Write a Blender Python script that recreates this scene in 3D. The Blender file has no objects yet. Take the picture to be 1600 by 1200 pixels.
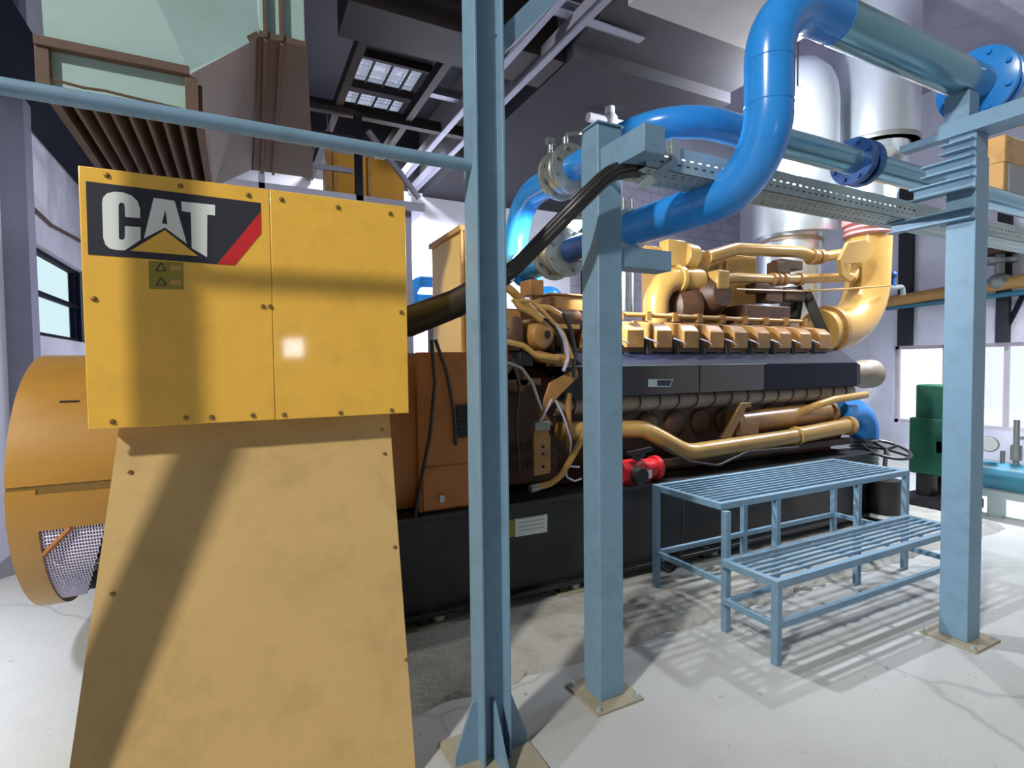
import bpy, bmesh, math, random
from mathutils import Vector as V, Matrix, Quaternion
random.seed(7)
SC = bpy.context.scene
COL = SC.collection
R = math.radians

# ------------------------------------------------------------------ materials
def lin(c):
    return tuple(((x/255)/12.92 if x <= 10 else (((x/255)+.055)/1.055)**2.4) for x in c)

def mat(name, rgb, rough=.5, metal=0., var=.12, scale=6., bump=0., bscale=60., dirt=None, dirt_amt=.35, dscale=2.5, coat=0., spec=.5):
    m = bpy.data.materials.new(name); m.use_nodes = True
    nt = m.node_tree; N = nt.nodes; L = nt.links
    b = N['Principled BSDF']
    b.inputs['Roughness'].default_value = rough
    b.inputs['Metallic'].default_value = metal
    b.inputs['Specular IOR Level'].default_value = spec
    b.inputs['Coat Weight'].default_value = coat
    b.inputs['Coat Roughness'].default_value = .06
    tc = N.new('ShaderNodeTexCoord')
    n = N.new('ShaderNodeTexNoise'); n.inputs['Scale'].default_value = scale; n.inputs['Detail'].default_value = 6
    L.new(tc.outputs['Object'], n.inputs['Vector'])
    c = lin(rgb)
    mx = N.new('ShaderNodeMix'); mx.data_type = 'RGBA'
    mx.inputs['A'].default_value = tuple(x*(1-var) for x in c)+(1,)
    mx.inputs['B'].default_value = tuple(min(1, x*(1+var)) for x in c)+(1,)
    L.new(n.outputs['Fac'], mx.inputs['Factor'])
    out = mx.outputs['Result']
    if dirt:
        n2 = N.new('ShaderNodeTexNoise'); n2.inputs['Scale'].default_value = dscale; n2.inputs['Detail'].default_value = 9
        n2.inputs['Roughness'].default_value = .7
        L.new(tc.outputs['Object'], n2.inputs['Vector'])
        r = N.new('ShaderNodeValToRGB'); r.color_ramp.elements[0].position = .48; r.color_ramp.elements[1].position = .74
        r.color_ramp.elements[0].color = (0, 0, 0, 1); r.color_ramp.elements[1].color = (dirt_amt,)*3+(1,)
        L.new(n2.outputs['Fac'], r.inputs['Fac'])
        m2 = N.new('ShaderNodeMix'); m2.data_type = 'RGBA'
        L.new(r.outputs['Color'], m2.inputs['Factor']); L.new(out, m2.inputs['A'])
        m2.inputs['B'].default_value = lin(dirt)+(1,)
        out = m2.outputs['Result']
    L.new(out, b.inputs['Base Color'])
    if bump:
        n3 = N.new('ShaderNodeTexNoise'); n3.inputs['Scale'].default_value = bscale; n3.inputs['Detail'].default_value = 4
        L.new(tc.outputs['Object'], n3.inputs['Vector'])
        bp = N.new('ShaderNodeBump'); bp.inputs['Strength'].default_value = bump; bp.inputs['Distance'].default_value = .02
        L.new(n3.outputs['Fac'], bp.inputs['Height']); L.new(bp.outputs['Normal'], b.inputs['Normal'])
    return m

def emis(name, rgb, s):
    m = bpy.data.materials.new(name); m.use_nodes = True
    nt = m.node_tree; nt.nodes.clear()
    e = nt.nodes.new('ShaderNodeEmission'); e.inputs['Color'].default_value = tuple(rgb)+(1,); e.inputs['Strength'].default_value = s
    o = nt.nodes.new('ShaderNodeOutputMaterial'); nt.links.new(e.outputs[0], o.inputs[0])
    return m

def glass(name, tint=(.95, .97, 1.0), mixf=.12):
    m = bpy.data.materials.new(name); m.use_nodes = True
    nt = m.node_tree; nt.nodes.clear()
    t = nt.nodes.new('ShaderNodeBsdfTransparent'); t.inputs['Color'].default_value = tint+(1,)
    g = nt.nodes.new('ShaderNodeBsdfGlossy'); g.inputs['Roughness'].default_value = .05
    x = nt.nodes.new('ShaderNodeMixShader'); x.inputs['Fac'].default_value = mixf
    o = nt.nodes.new('ShaderNodeOutputMaterial')
    nt.links.new(t.outputs[0], x.inputs[1]); nt.links.new(g.outputs[0], x.inputs[2]); nt.links.new(x.outputs[0], o.inputs[0])
    return m

M = {}
M['panel'] = mat('yellow_panel_paint', (236, 184, 70), .42, coat=.35,  var=.05, scale=3, dirt=(120, 84, 30), dirt_amt=.18, dscale=9, bump=.03, bscale=220)
M['ped'] = mat('faded_yellow_sheet', (200, 168, 110), .5, var=.08, scale=2.2, dirt=(128, 104, 66), dirt_amt=.34, dscale=4.2, bump=.03, bscale=160)
M['drum'] = mat('drum_yellow_paint', (168, 126, 54), .36, var=.07, scale=3, dirt=(120, 80, 30), dirt_amt=.3, dscale=5)
M['eng'] = mat('engine_yellow_paint', (160, 118, 66), .36, var=.1, scale=8, dirt=(92, 60, 28), dirt_amt=.55, dscale=7)
M['engpipe'] = mat('engine_pipe_yellow', (180, 142, 76), .28, var=.08, scale=6, dirt=(110, 80, 40), dirt_amt=.35, dscale=6)
M['engold'] = mat('oily_engine_paint', (84, 56, 36), .5, var=.3, scale=5, dirt=(34, 24, 18), dirt_amt=.8, dscale=6, bump=.15, bscale=30)
M['gen'] = mat('generator_orange_paint', (170, 108, 46), .42, var=.15, scale=4, dirt=(70, 40, 18), dirt_amt=.5, dscale=4)
M['steel'] = mat('blue_grey_steel_paint', (112, 144, 168), .45, var=.08, scale=5, dirt=(84, 104, 112), dirt_amt=.4, dscale=9, bump=.03, bscale=120)
M['pipe'] = mat('blue_pipe_paint', (44, 136, 218), .22, var=.06, scale=4, dirt=(20, 70, 120), dirt_amt=.25, dscale=8)
M['bluedk'] = mat('dark_blue_paint', (30, 70, 128), .4, var=.15, scale=14, dirt=(16, 26, 50), dirt_amt=.6, dscale=16)
M['galv'] = mat('galvanised_steel', (168, 184, 182), .42, metal=.5, var=.1, scale=18)
M['silver'] = mat('light_hazed_pipe_blue', (120, 164, 180), .2, metal=.55, var=.06, scale=5)  # grey-teal metallic colour imitates light haze over the blue pipes
M['alu'] = mat('aluminium_jacket', (205, 214, 220), .32, metal=.75, var=.06, scale=4, bump=.05, bscale=14)
M['cast'] = mat('cast_grey_metal', (140, 146, 142), .38, metal=.6, var=.2, scale=16, bump=.1, bscale=60)
M['black'] = mat('black_paint', (26, 27, 30), .42, var=.3, scale=6, dirt=(58, 54, 50), dirt_amt=.4, dscale=6)
M['shield'] = mat('charcoal_shield_metal', (20, 24, 42), .68, metal=.05, spec=.18, var=.12, scale=30, bump=.04, bscale=200)
M['polish'] = mat('polished_panel_metal', (104, 101, 99), .17, metal=1.0, var=.06, scale=8)
M['wrap'] = mat('exhaust_lagging', (150, 136, 120), .6, metal=.3, var=.25, scale=12, bump=.2, bscale=30)
M['rubber'] = mat('black_rubber', (30, 28, 28), .42, var=.2, scale=20)
M['dark'] = mat('painted_void_shade', (14, 12, 12), .8, var=.2)  # near-black stands in for shade inside holes, drum and hood throat
M['red'] = mat('red_paint', (196, 34, 40), .4, var=.15)
M['pink'] = mat('pink_bellows', (206, 140, 140), .6, var=.1)
M['white'] = mat('white_decal', (222, 230, 226), .5, var=.03)
M['decalblk'] = mat('black_decal', (38, 40, 52), .5, var=.05)
M['olive'] = mat('olive_label', (136, 128, 44), .5, var=.1)
M['green'] = mat('green_machine_paint', (24, 92, 68), .45, var=.2, scale=5, dirt=(20, 40, 36), dirt_amt=.6, dscale=5)
M['teal'] = mat('teal_pipe_paint', (48, 116, 140), .35, var=.1)
M['rust'] = mat('rusty_brown_steel', (88, 70, 58), .7, var=.25, scale=6, dirt=(58, 42, 34), dirt_amt=.6, dscale=4, bump=.1, bscale=40)
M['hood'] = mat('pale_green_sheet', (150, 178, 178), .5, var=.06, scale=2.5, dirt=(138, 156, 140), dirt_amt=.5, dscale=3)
M['hoodunder'] = mat('brown_shade_and_stain_sheet', (84, 70, 60), .6, var=.15, scale=3, dirt=(74, 56, 44), dirt_amt=.6, dscale=3)  # brown holds painted shade and bounced yellow light besides dirt and rust
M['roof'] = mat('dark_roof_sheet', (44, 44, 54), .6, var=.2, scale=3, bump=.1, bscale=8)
M['slab'] = mat('dark_concrete', (46, 47, 56), .85, var=.2, scale=2.5, dirt=(58, 54, 56), dirt_amt=.7, dscale=1.8, bump=.1, bscale=20)  # much darker base colour than the pale soffit
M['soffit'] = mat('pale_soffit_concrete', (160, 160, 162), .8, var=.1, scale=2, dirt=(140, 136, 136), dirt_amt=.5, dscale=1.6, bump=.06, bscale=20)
M['wall'] = mat('white_plaster', (222, 224, 238), .8, var=.05, scale=1.5, dirt=(170, 168, 176), dirt_amt=.45, dscale=1.1, bump=.05, bscale=30)
M['beamgrey'] = mat('grey_channel_steel', (146, 148, 166), .4, metal=.3, var=.1, scale=8)
M['beambrown'] = mat('brown_duct_steel', (34, 26, 26), .6, var=.2, scale=5, dirt=(42, 32, 32), dirt_amt=.6, dscale=3)
M['nearwall'] = mat('dim_grey_plaster', (112, 112, 116), .85)
M['frame'] = mat('window_frame_paint', (206, 196, 204), .5)
M['orange'] = mat('orange_cab_paint', (214, 156, 54), .45, var=.06)
M['cabinet'] = mat('pale_yellow_cabinet', (226, 190, 104), .38, var=.06)
M['ochre'] = mat('ochre_painted_steel', (190, 146, 84), .5, var=.15, dirt=(120, 80, 44), dirt_amt=.6, dscale=5)
M['bolt'] = mat('bolt_metal', (150, 120, 70), .35, metal=.6, var=.2)
M['wire'] = mat('pale_mesh_wire', (206, 200, 222), .35, metal=.5, var=.05)
M['glass'] = glass('clear_pane')
M['skyl'] = glass('translucent_sheet', (.26, .28, .34), .1)
M['pglass'] = glass('greenish_pane', (.86, .96, .95), .15)
M['lamp'] = emis('lamp_glow', (.92, .95, 1), 5300)
M['lamp_square'] = emis('square_lamp_glow', (.95, .93, 1), 55)
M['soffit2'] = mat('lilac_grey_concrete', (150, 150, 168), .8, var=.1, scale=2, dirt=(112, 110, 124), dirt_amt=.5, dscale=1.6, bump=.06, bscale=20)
M['lamp_far'] = emis('far_lamp_glow', (.94, .96, 1), 2300)
M['tan'] = mat('dusty_base_plate', (150, 144, 124), .7, var=.15, scale=14)

def floor_mat():
    m = mat('concrete_floor', (172, 175, 174), .62, var=.08, scale=1.3, dirt=(150, 152, 146), dirt_amt=.5, dscale=1.1, bump=.12, bscale=45)
    nt = m.node_tree; N = nt.nodes; L = nt.links; b = N['Principled BSDF']
    src = b.inputs['Base Color'].links[0].from_socket
    tc = N.new('ShaderNodeTexCoord')
    v = N.new('ShaderNodeTexVoronoi'); v.feature = 'DISTANCE_TO_EDGE'; v.inputs['Scale'].default_value = .33
    n = N.new('ShaderNodeTexNoise'); n.inputs['Scale'].default_value = 3; n.inputs['Detail'].default_value = 5
    ad = N.new('ShaderNodeMix'); ad.data_type = 'VECTOR'; ad.inputs['Factor'].default_value = .12
    L.new(tc.outputs['Object'], n.inputs['Vector']); L.new(tc.outputs['Object'], ad.inputs['A']); L.new(n.outputs['Color'], ad.inputs['B'])
    L.new(ad.outputs['Result'], v.inputs['Vector'])
    r = N.new('ShaderNodeValToRGB'); r.color_ramp.elements[0].position = 0; r.color_ramp.elements[0].color = (.3,)*3+(1,)
    r.color_ramp.elements[1].position = .0016; r.color_ramp.elements[1].color = (0, 0, 0, 1)
    L.new(v.outputs['Distance'], r.inputs['Fac'])
    # small dark spots
    s = N.new('ShaderNodeTexNoise'); s.inputs['Scale'].default_value = 17; s.inputs['Detail'].default_value = 3
    L.new(tc.outputs['Object'], s.inputs['Vector'])
    r2 = N.new('ShaderNodeValToRGB'); r2.color_ramp.elements[0].position = .70; r2.color_ramp.elements[0].color = (0, 0, 0, 1)
    r2.color_ramp.elements[1].position = .76; r2.color_ramp.elements[1].color = (.5,)*3+(1,)
    L.new(s.outputs['Fac'], r2.inputs['Fac'])
    mm = N.new('ShaderNodeMath'); mm.operation = 'MAXIMUM'
    L.new(r.outputs['Color'], mm.inputs[0]); L.new(r2.outputs['Color'], mm.inputs[1])
    mx = N.new('ShaderNodeMix'); mx.data_type = 'RGBA'; mx.inputs['B'].default_value = (.06, .055, .05, 1)
    L.new(mm.outputs[0], mx.inputs['Factor']); L.new(src, mx.inputs['A']); L.new(mx.outputs['Result'], b.inputs['Base Color'])
    return m
M['floor'] = floor_mat()
M['plinth'] = mat('rough_plinth_concrete', (158, 157, 150), .9, var=.15, scale=5, dirt=(96, 88, 80), dirt_amt=.6, dscale=3, bump=.5, bscale=35)
def block_mat():
    m = mat('grey_block_wall', (176, 176, 196), .85, var=.12, scale=3, dirt=(120, 118, 136), dirt_amt=.5, dscale=2, bump=.1, bscale=30)
    nt = m.node_tree; N = nt.nodes; L = nt.links; b = N['Principled BSDF']
    src = b.inputs['Base Color'].links[0].from_socket
    tc = N.new('ShaderNodeTexCoord'); mp = N.new('ShaderNodeMapping'); mp.inputs['Rotation'].default_value = (R(90), 0, 0)
    br = N.new('ShaderNodeTexBrick'); br.inputs['Scale'].default_value = 1; br.inputs['Brick Width'].default_value = .42; br.inputs['Row Height'].default_value = .21
    br.inputs['Mortar Size'].default_value = .008; br.inputs['Color1'].default_value = (1, 1, 1, 1); br.inputs['Color2'].default_value = (.86, .86, .86, 1); br.inputs['Mortar'].default_value = (.6, .6, .6, 1)
    L.new(tc.outputs['Object'], mp.inputs['Vector']); L.new(mp.outputs['Vector'], br.inputs['Vector'])
    mx = N.new('ShaderNodeMix'); mx.data_type = 'RGBA'; mx.blend_type = 'MULTIPLY'; mx.inputs['Factor'].default_value = 1
    L.new(src, mx.inputs['A']); L.new(br.outputs['Color'], mx.inputs['B']); L.new(mx.outputs['Result'], b.inputs['Base Color'])
    return m
M['block'] = block_mat()

# ------------------------------------------------------------------ mesh builder
class B:
    def __init__(s):
        s.bm = bmesh.new()
    def box(s, x0, x1, y0, y1, z0, z1):
        v = [s.bm.verts.new(p) for p in ((x0, y0, z0), (x1, y0, z0), (x1, y1, z0), (x0, y1, z0), (x0, y0, z1), (x1, y0, z1), (x1, y1, z1), (x0, y1, z1))]
        for f in ((3, 2, 1, 0), (4, 5, 6, 7), (0, 1, 5, 4), (1, 2, 6, 5), (2, 3, 7, 6), (3, 0, 4, 7)):
            s.bm.faces.new([v[i] for i in f])
        return s
    def bar(s, a, b, w, h, up=(0, 0, 1)):
        a, b = V(a), V(b); d = (b-a).normalized(); u = V(up)
        if abs(d.dot(u)) > .98: u = V((0, 1, 0))
        sd = d.cross(u).normalized()*w/2; uu = sd.cross(d).normalized()*h/2
        r = []
        for c in (a, b):
            r.append([s.bm.verts.new(c+x) for x in (-sd-uu, sd-uu, sd+uu, -sd+uu)])
        s.bm.faces.new(r[0]); s.bm.faces.new(r[1][::-1])
        for i in range(4):
            j = (i+1) % 4; s.bm.faces.new((r[0][j], r[0][i], r[1][i], r[1][j]))
        return s
    def prism(s, pts, axis, a, b):
        """polygon pts in the plane normal to axis, extruded from a to b"""
        def p(u, w, t):
            return {'x': (t, u, w), 'y': (u, t, w), 'z': (u, w, t)}[axis]
        A = [s.bm.verts.new(p(u, w, a)) for u, w in pts]; Bv = [s.bm.verts.new(p(u, w, b)) for u, w in pts]
        s.bm.faces.new(A); s.bm.faces.new(Bv[::-1]); n = len(pts)
        for i in range(n):
            j = (i+1) % n; s.bm.faces.new((A[j], A[i], Bv[i], Bv[j]))
        return s
    def hexa(s, v8):
        v = [s.bm.verts.new(p) for p in v8]
        for f in ((3, 2, 1, 0), (4, 5, 6, 7), (0, 1, 5, 4), (1, 2, 6, 5), (2, 3, 7, 6), (3, 0, 4, 7)):
            s.bm.faces.new([v[i] for i in f])
        return s
    def face(s, pts):
        s.bm.faces.new([s.bm.verts.new(p) for p in pts]); return s
    def tube(s, path, r, n=16, fillet=0, seg=6, cap=True, closed=False):
        P = [V(p) for p in path]
        if fillet:
            Q = [P[0]]
            for i in range(1, len(P)-1):
                a = (P[i-1]-P[i]); b = (P[i+1]-P[i]); la, lb = a.length, b.length
                a.normalize(); b.normalize()
                ang = a.angle(b)
                if ang > R(176): Q.append(P[i]); continue
                f = fillet[i-1] if isinstance(fillet, (list, tuple)) else fillet
                t = min(f/math.tan(ang/2), la*.5 if i > 1 else la*.98, lb*.5 if i < len(P)-2 else lb*.98); rr = t*math.tan(ang/2)
                c = P[i]+(a+b).normalized()*(rr/math.sin(ang/2))
                s0 = P[i]+a*t-c; s1 = P[i]+b*t-c
                tot = s0.angle(s1); ax = s0.cross(s1).normalized()
                k = max(2, int(seg*tot/R(90)+.99))
                for q in range(k+1):
                    Q.append(c+Quaternion(ax, tot*q/k) @ s0)
            Q.append(P[-1]); P = Q
        T = []
        for i in range(len(P)):
            d = (P[min(i+1, len(P)-1)]-P[max(i-1, 0)])
            T.append(d.normalized())
        u = T[0].orthogonal().normalized(); rings = []
        for i, p in enumerate(P):
            if i:
                u = (u - T[i]*u.dot(T[i])).normalized()
            w = T[i].cross(u)
            rad = r[i] if isinstance(r, (list, tuple)) else r
            rings.append([s.bm.verts.new(p+(u*math.cos(2*math.pi*k/n)+w*math.sin(2*math.pi*k/n))*rad) for k in range(n)])
        for i in range(len(rings)-1):
            for k in range(n):
                j = (k+1) % n
                s.bm.faces.new((rings[i][k], rings[i][j], rings[i+1][j], rings[i+1][k]))
        if cap:
            s.bm.faces.new(rings[0][::-1]); s.bm.faces.new(rings[-1])
        return s
    def cyl(s, a, b, r, n=20, r2=None):
        return s.tube([a, b], [r, r if r2 is None else r2], n)
    def lathe(s, prof, origin, axis, n=24):
        """prof: list of (radius, distance along axis)"""
        o = V(origin); ax = V(axis).normalized(); u = ax.orthogonal().normalized(); w = ax.cross(u)
        rings = []
        for r, t in prof:
            rings.append([s.bm.verts.new(o+ax*t+(u*math.cos(2*math.pi*k/n)+w*math.sin(2*math.pi*k/n))*max(r, 1e-4)) for k in range(n)])
        for i in range(len(rings)-1):
            for k in range(n):
                j = (k+1) % n; s.bm.faces.new((rings[i][k], rings[i][j], rings[i+1][j], rings[i+1][k]))
        s.bm.faces.new(rings[0][::-1]); s.bm.faces.new(rings[-1])
        return s
    def ball(s, c, r, sx=1, sy=1, sz=1, n=16):
        m = Matrix.Translation(c) @ Matrix.Diagonal((sx, sy, sz, 1))
        bmesh.ops.create_uvsphere(s.bm, u_segments=n, v_segments=n//2, radius=r, matrix=m); return s
    def ring(s, c, axis, r, t, n=24, m=8):
        c = V(c); ax = V(axis).normalized(); u = ax.orthogonal().normalized(); w = ax.cross(u); rg = []
        for i in range(n):
            a = 2*math.pi*i/n; d = u*math.cos(a)+w*math.sin(a)
            rg.append([s.bm.verts.new(c+d*(r+t*math.cos(2*math.pi*k/m))+ax*t*math.sin(2*math.pi*k/m)) for k in range(m)])
        for i in range(n):
            for k in range(m):
                s.bm.faces.new((rg[i][k], rg[(i+1) % n][k], rg[(i+1) % n][(k+1) % m], rg[i][(k+1) % m]))
        return s

def mesh_obj(name, b, m, off=V((0, 0, 0)), bevel=0, smooth=40):
    bmesh.ops.recalc_face_normals(b.bm, faces=b.bm.faces[:])
    if off.length: bmesh.ops.translate(b.bm, verts=b.bm.verts[:], vec=-off)
    me = bpy.data.meshes.new(name); b.bm.to_mesh(me); b.bm.free()
    if smooth:
        for p in me.polygons: p.use_smooth = True
        me.set_sharp_from_angle(angle=R(smooth))
    me.materials.append(M[m] if isinstance(m, str) else m)
    o = bpy.data.objects.new(name, me); COL.objects.link(o)
    if bevel:
        md = o.modifiers.new('bevel', 'BEVEL'); md.width = bevel; md.segments = 2; md.limit_method = 'ANGLE'; md.angle_limit = R(40)
    return o

LOC = {}
def thing(name, label, cat, loc=(0, 0, 0), group=None):
    o = bpy.data.objects.new(name, None); COL.objects.link(o); o.location = loc; o.empty_display_size = .1
    o['label'] = label; o['category'] = cat
    if group: o['group'] = group
    LOC[o] = V(loc)
    return o
def part(parent, name, b, m, bevel=0, label=None, kind=None, smooth=40):
    off = LOC[parent]
    o = mesh_obj(name, b, m, off, bevel, smooth); o.parent = parent; LOC[o] = off
    if label: o['label'] = label
    if kind: o['kind'] = kind
    return o
def single(name, b, m, label, cat, group=None, bevel=0, origin=None):
    off = V(origin) if origin else V((0, 0, 0))
    o = mesh_obj(name, b, m, off, bevel); o.location = off
    o['label'] = label; o['category'] = cat
    if group: o['group'] = group
    LOC[o] = off
    return o
def struct(name, b, m, label, cat, bevel=0, parent=None):
    o = mesh_obj(name, b, m, V((0, 0, 0)), bevel)
    LOC[o] = V((0, 0, 0))
    if parent: o.parent = parent
    else:
        o['kind'] = 'structure'; o['label'] = label; o['category'] = cat
    return o
def bolts(parent, pts, axis, r=.009, h=.007, m='bolt', name='bolt'):
    for p in pts:
        p = V(p); a = V(axis).normalized()
        part(parent, name, B().lathe([(r*1.5, 0), (r*1.5, h*.3), (r, h*.3), (r*.95, h*.85), (r*.6, h)], p, a, 10), m)
def flange(b, c, axis, r, t, bore=None, nb=8, br=.012):
    """a flange disc with bolt heads, centred on c, thickness t along axis"""
    ax = V(axis).normalized(); c = V(c); u = ax.orthogonal().normalized(); w = ax.cross(u)
    b.lathe([(r*.97, -t/2), (r, -t/2+.004), (r, t/2-.004), (r*.97, t/2)], c, ax, 32)
    for k in range(nb):
        a = 2*math.pi*(k+.5)/nb
        q = c+(u*math.cos(a)+w*math.sin(a))*r*.83
        b.cyl(q-ax*(t/2+.014), q+ax*(t/2+.014), br, 6)

# camera model used only to read positions off the photograph onto known planes of the room
CAM_H, YAW, PITCH, ROLL, FPX = 1.6, 63., 2.05, .63, 840.
cy, sy, cp, sp = math.cos(R(YAW)), math.sin(R(YAW)), math.cos(R(PITCH)), math.sin(R(PITCH))
FW = V((cy*cp, sy*cp, -sp)); R0 = V((sy, -cy, 0)); U0 = V((cy*sp, sy*sp, cp))
cr, sr = math.cos(R(ROLL)), math.sin(R(ROLL))
RT = R0*cr - U0*sr; UP = U0*cr + R0*sr
CAMP = V((0, 0, CAM_H))
def at(px, py, ax, val):
    d = FW+RT*((px-800)/FPX)+UP*((600-py)/FPX); i = 'xyz'.index(ax)
    return CAMP+d*((val-CAMP[i])/d[i])
def xz(pts, y):
    return [(at(px, py, 'y', y).x, at(px, py, 'y', y).z) for px, py in pts]
cd = bpy.data.cameras.new('camera'); cam = bpy.data.objects.new('camera', cd); COL.objects.link(cam)
cd.sensor_width = 36; cd.lens = 36*FPX/1600; cd.clip_start = .05; cd.clip_end = 100
mw = Matrix((RT, UP, -FW)).transposed().to_4x4(); mw.translation = CAMP
cam.matrix_world = mw; SC.camera = cam
WORLD, KEY, EXPO = 1.35, 1260, 0.0
# ================================================================== THE SETTING
ZR = 5.6
struct('floor', B().box(-9.2, 10.95, -6.2, 9.2, -.15, 0), 'floor', 'pale grey concrete floor of the engine hall', 'floor')
# plinth with a chipped front edge
pb = B()
nx = 90; x0, x1 = .25, 6.4
fr, tp = [], []
for i in range(nx+1):
    x = x0+(x1-x0)*i/nx; j = random.uniform(-.02, .02)
    fr.append(pb.bm.verts.new((x, 2.37+j*1.4, 0))); 
    tp.append((pb.bm.verts.new((x, 2.395+random.uniform(-.018, .018), .028+random.uniform(-.008, .008))), pb.bm.verts.new((x, 2.44+random.uniform(-.012, .02), .05)), pb.bm.verts.new((x, 5.5, .05))))
for i in range(nx):
    pb.bm.faces.new((fr[i], fr[i+1], tp[i+1][0], tp[i][0])); pb.bm.faces.new((tp[i][0], tp[i+1][0], tp[i+1][1], tp[i][1])); pb.bm.faces.new((tp[i][1], tp[i+1][1], tp[i+1][2], tp[i][2]))
a = pb.bm.verts.new((x0, 5.5, 0)); pb.bm.faces.new((a, tp[0][2], tp[0][1], tp[0][0], fr[0]))
a2 = pb.bm.verts.new((x1, 5.5, 0)); pb.bm.faces.new((fr[-1], tp[-1][0], tp[-1][1], tp[-1][2], a2))
struct('floor_plinth', pb, 'plinth', 'low rough concrete plinth with a chipped edge under the generator set', 'plinth')

# back wall of plaster with a block panel at its right end
struct('wall_back', B().box(-1.8, 5.9, 9, 9.2, 0, 4.55), 'wall', 'white plastered back wall of the hall', 'wall')
struct('wall_back_upper', B().box(-1.8, 5.9, 9, 9.2, 4.55, ZR), 'roof', 'dark upper part of the back wall', 'wall')  # darker wall colour above the white plaster
struct('wall_back_blockwork', B().box(5.9, 10.7, 9, 9.2, 0, ZR), 'block', 'grey painted blockwork end of the back wall', 'wall')
# left wall with its window opening
wy0, wy1 = at(55, 400, 'x', -1.8).y, at(134, 420, 'x', -1.8).y
wz0, wz1 = at(57, 523, 'x', -1.8).z, at(55, 378, 'x', -1.8).z
lw = B().box(-2, -1.8, 5.2, wy0, 0, ZR).box(-2, -1.8, wy1, 9.2, 0, ZR).box(-2, -1.8, wy0, wy1, 0, wz0).box(-2, -1.8, wy0, wy1, wz1, ZR)
struct('wall_left', lw, 'wall', 'white plastered left wall of the hall', 'wall')
def window(name, label, ax, pos, a0, a1, z0, z1, ft, mull, pane, rail=None, fm='frame', dep=.06):
    def bx(b, u0, u1, w0, w1, d0, d1):
        return b.box(d0, d1, u0, u1, w0, w1) if ax == 'x' else b.box(u0, u1, d0, d1, w0, w1)
    f = B(); d0, d1 = pos-dep/2, pos+dep/2
    bx(f, a0, a1, z0, z0+ft, d0, d1); bx(f, a0, a1, z1-ft, z1, d0, d1); bx(f, a0, a0+ft, z0, z1, d0, d1); bx(f, a1-ft, a1, z0, z1, d0, d1)
    for q in mull: bx(f, q-ft/2, q+ft/2, z0, z1, d0+.002, d1-.002)
    if rail: bx(f, a0, a1, rail-ft/2, rail+ft/2, d0+.004, d1-.004)
    o = struct(name, f, fm, label, 'window')
    p = B(); bx(p, a0+ft*.5, a1-ft*.5, z0+ft*.5, z1-ft*.5, pos-.004, pos+.004)
    struct('window_pane', p, pane, '', '', parent=o)
    return o
window('window_1', 'dark framed window high in the left wall', 'x', -1.9, wy0, wy1, wz0, wz1, .05, [wy1-.28], 'pglass', rail=(wz0+wz1)/2, fm='shield')
struct('trim_1', B().box(-1.8, -1.62, 6.22, 6.42, 0, ZR), 'beamgrey', 'grey upright column against the left wall', 'column')
# right wall with two window openings
XR = 10.7
rz0, rz1 = .47, at(1400, 541, 'x', XR).z
ra1 = at(1395, 600, 'x', XR).y; ra0 = at(1475, 600, 'x', XR).y; rb1 = at(1500, 600, 'x', XR).y; rb0 = 2.2
ZN_ = 9.6
rw = B()
for (u0, u1) in ((-6.2, rb0), (rb1, ra0), (ra1, 9.2)): rw.box(XR, XR+.25, u0, u1, 0, ZN_)
for (u0, u1) in ((rb0, rb1), (ra0, ra1)): rw.box(XR, XR+.25, u0, u1, 0, rz0).box(XR, XR+.25, u0, u1, rz1, ZN_)
struct('wall_right', rw, 'wall', 'white plastered right wall with bright windows', 'wall')
window('window_2', 'bright window in the right wall behind the green machine', 'x', XR+.1, ra0, ra1, rz0, rz1, .06, [], 'glass')
window('window_3', 'bright window in the right wall above the teal pipe', 'x', XR+.1, rb0, rb1, rz0, rz1, .06, [at(1568, 600, 'x', XR).y], 'glass')
for i, (p0, p1) in enumerate(((1407, 1428), (1560, 1580))):
    struct('trim_%d' % (i+2), B().box(XR-.1, XR, at(p1, 500, 'x', XR).y, at(p0, 500, 'x', XR).y, rz1, ZR-.9), 'slab', 'grey stained pilaster on the right wall, %s' % ('beside the yellow exhaust elbow' if i == 0 else 'beyond the right-hand column'), 'pilaster')
struct('trim_4', B().box(6.15, 6.4, 8.7, 9, 0, 4.5), 'slab', 'dark upright column against the back wall', 'column')

# ceiling: high sheet roof on the left, concrete slabs on the right
sx0, sx1, sy0, sy1 = 1.46, 2.42, 6.98, 8.72
skb = B()
skb.box(-2, sx0, 4.9, 9.2, ZR, ZR+.12).box(sx1, 2.9, 4.9, 9.2, ZR, ZR+.12).box(sx0, sx1, 4.9, sy0, ZR, ZR+.12).box(sx0, sx1, sy1, 9.2, ZR, ZR+.12)
skb.box(-9.2, 2.9, 2.6, 4.9, ZR, ZR+.12)  .box(-9.2, -2, 4.9, 5.2, ZR, ZR+.12)
struct('ceiling', skb, 'roof', 'dark sheet roof high above the generator', 'ceiling')
sky = window('window_4', 'roof skylight of translucent sheet in a steel frame', 'z', 0, 0, 1, 0, 1, .01, [], 'skyl') if False else None
f = B()
for x in (sx0, sx1-.03): f.box(x, x+.03, sy0, sy1, ZR-.1, ZR+.02)
for y in (sy0, (sy0+sy1)/2-.05, sy1-.06): f.box(sx0, sx1, y, y+(.14 if sy0 < y < sy1-.1 else .06), ZR-.1, ZR+.02)
for k in range(1, 4):
    x = sx0+(sx1-sx0)*k/4; f.box(x-.01, x+.01, sy0, sy1, ZR-.04, ZR)
so = struct('window_4', f, 'beambrown', 'bright roof skylight of translucent sheet', 'skylight')
p = B()
n = 60
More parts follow.
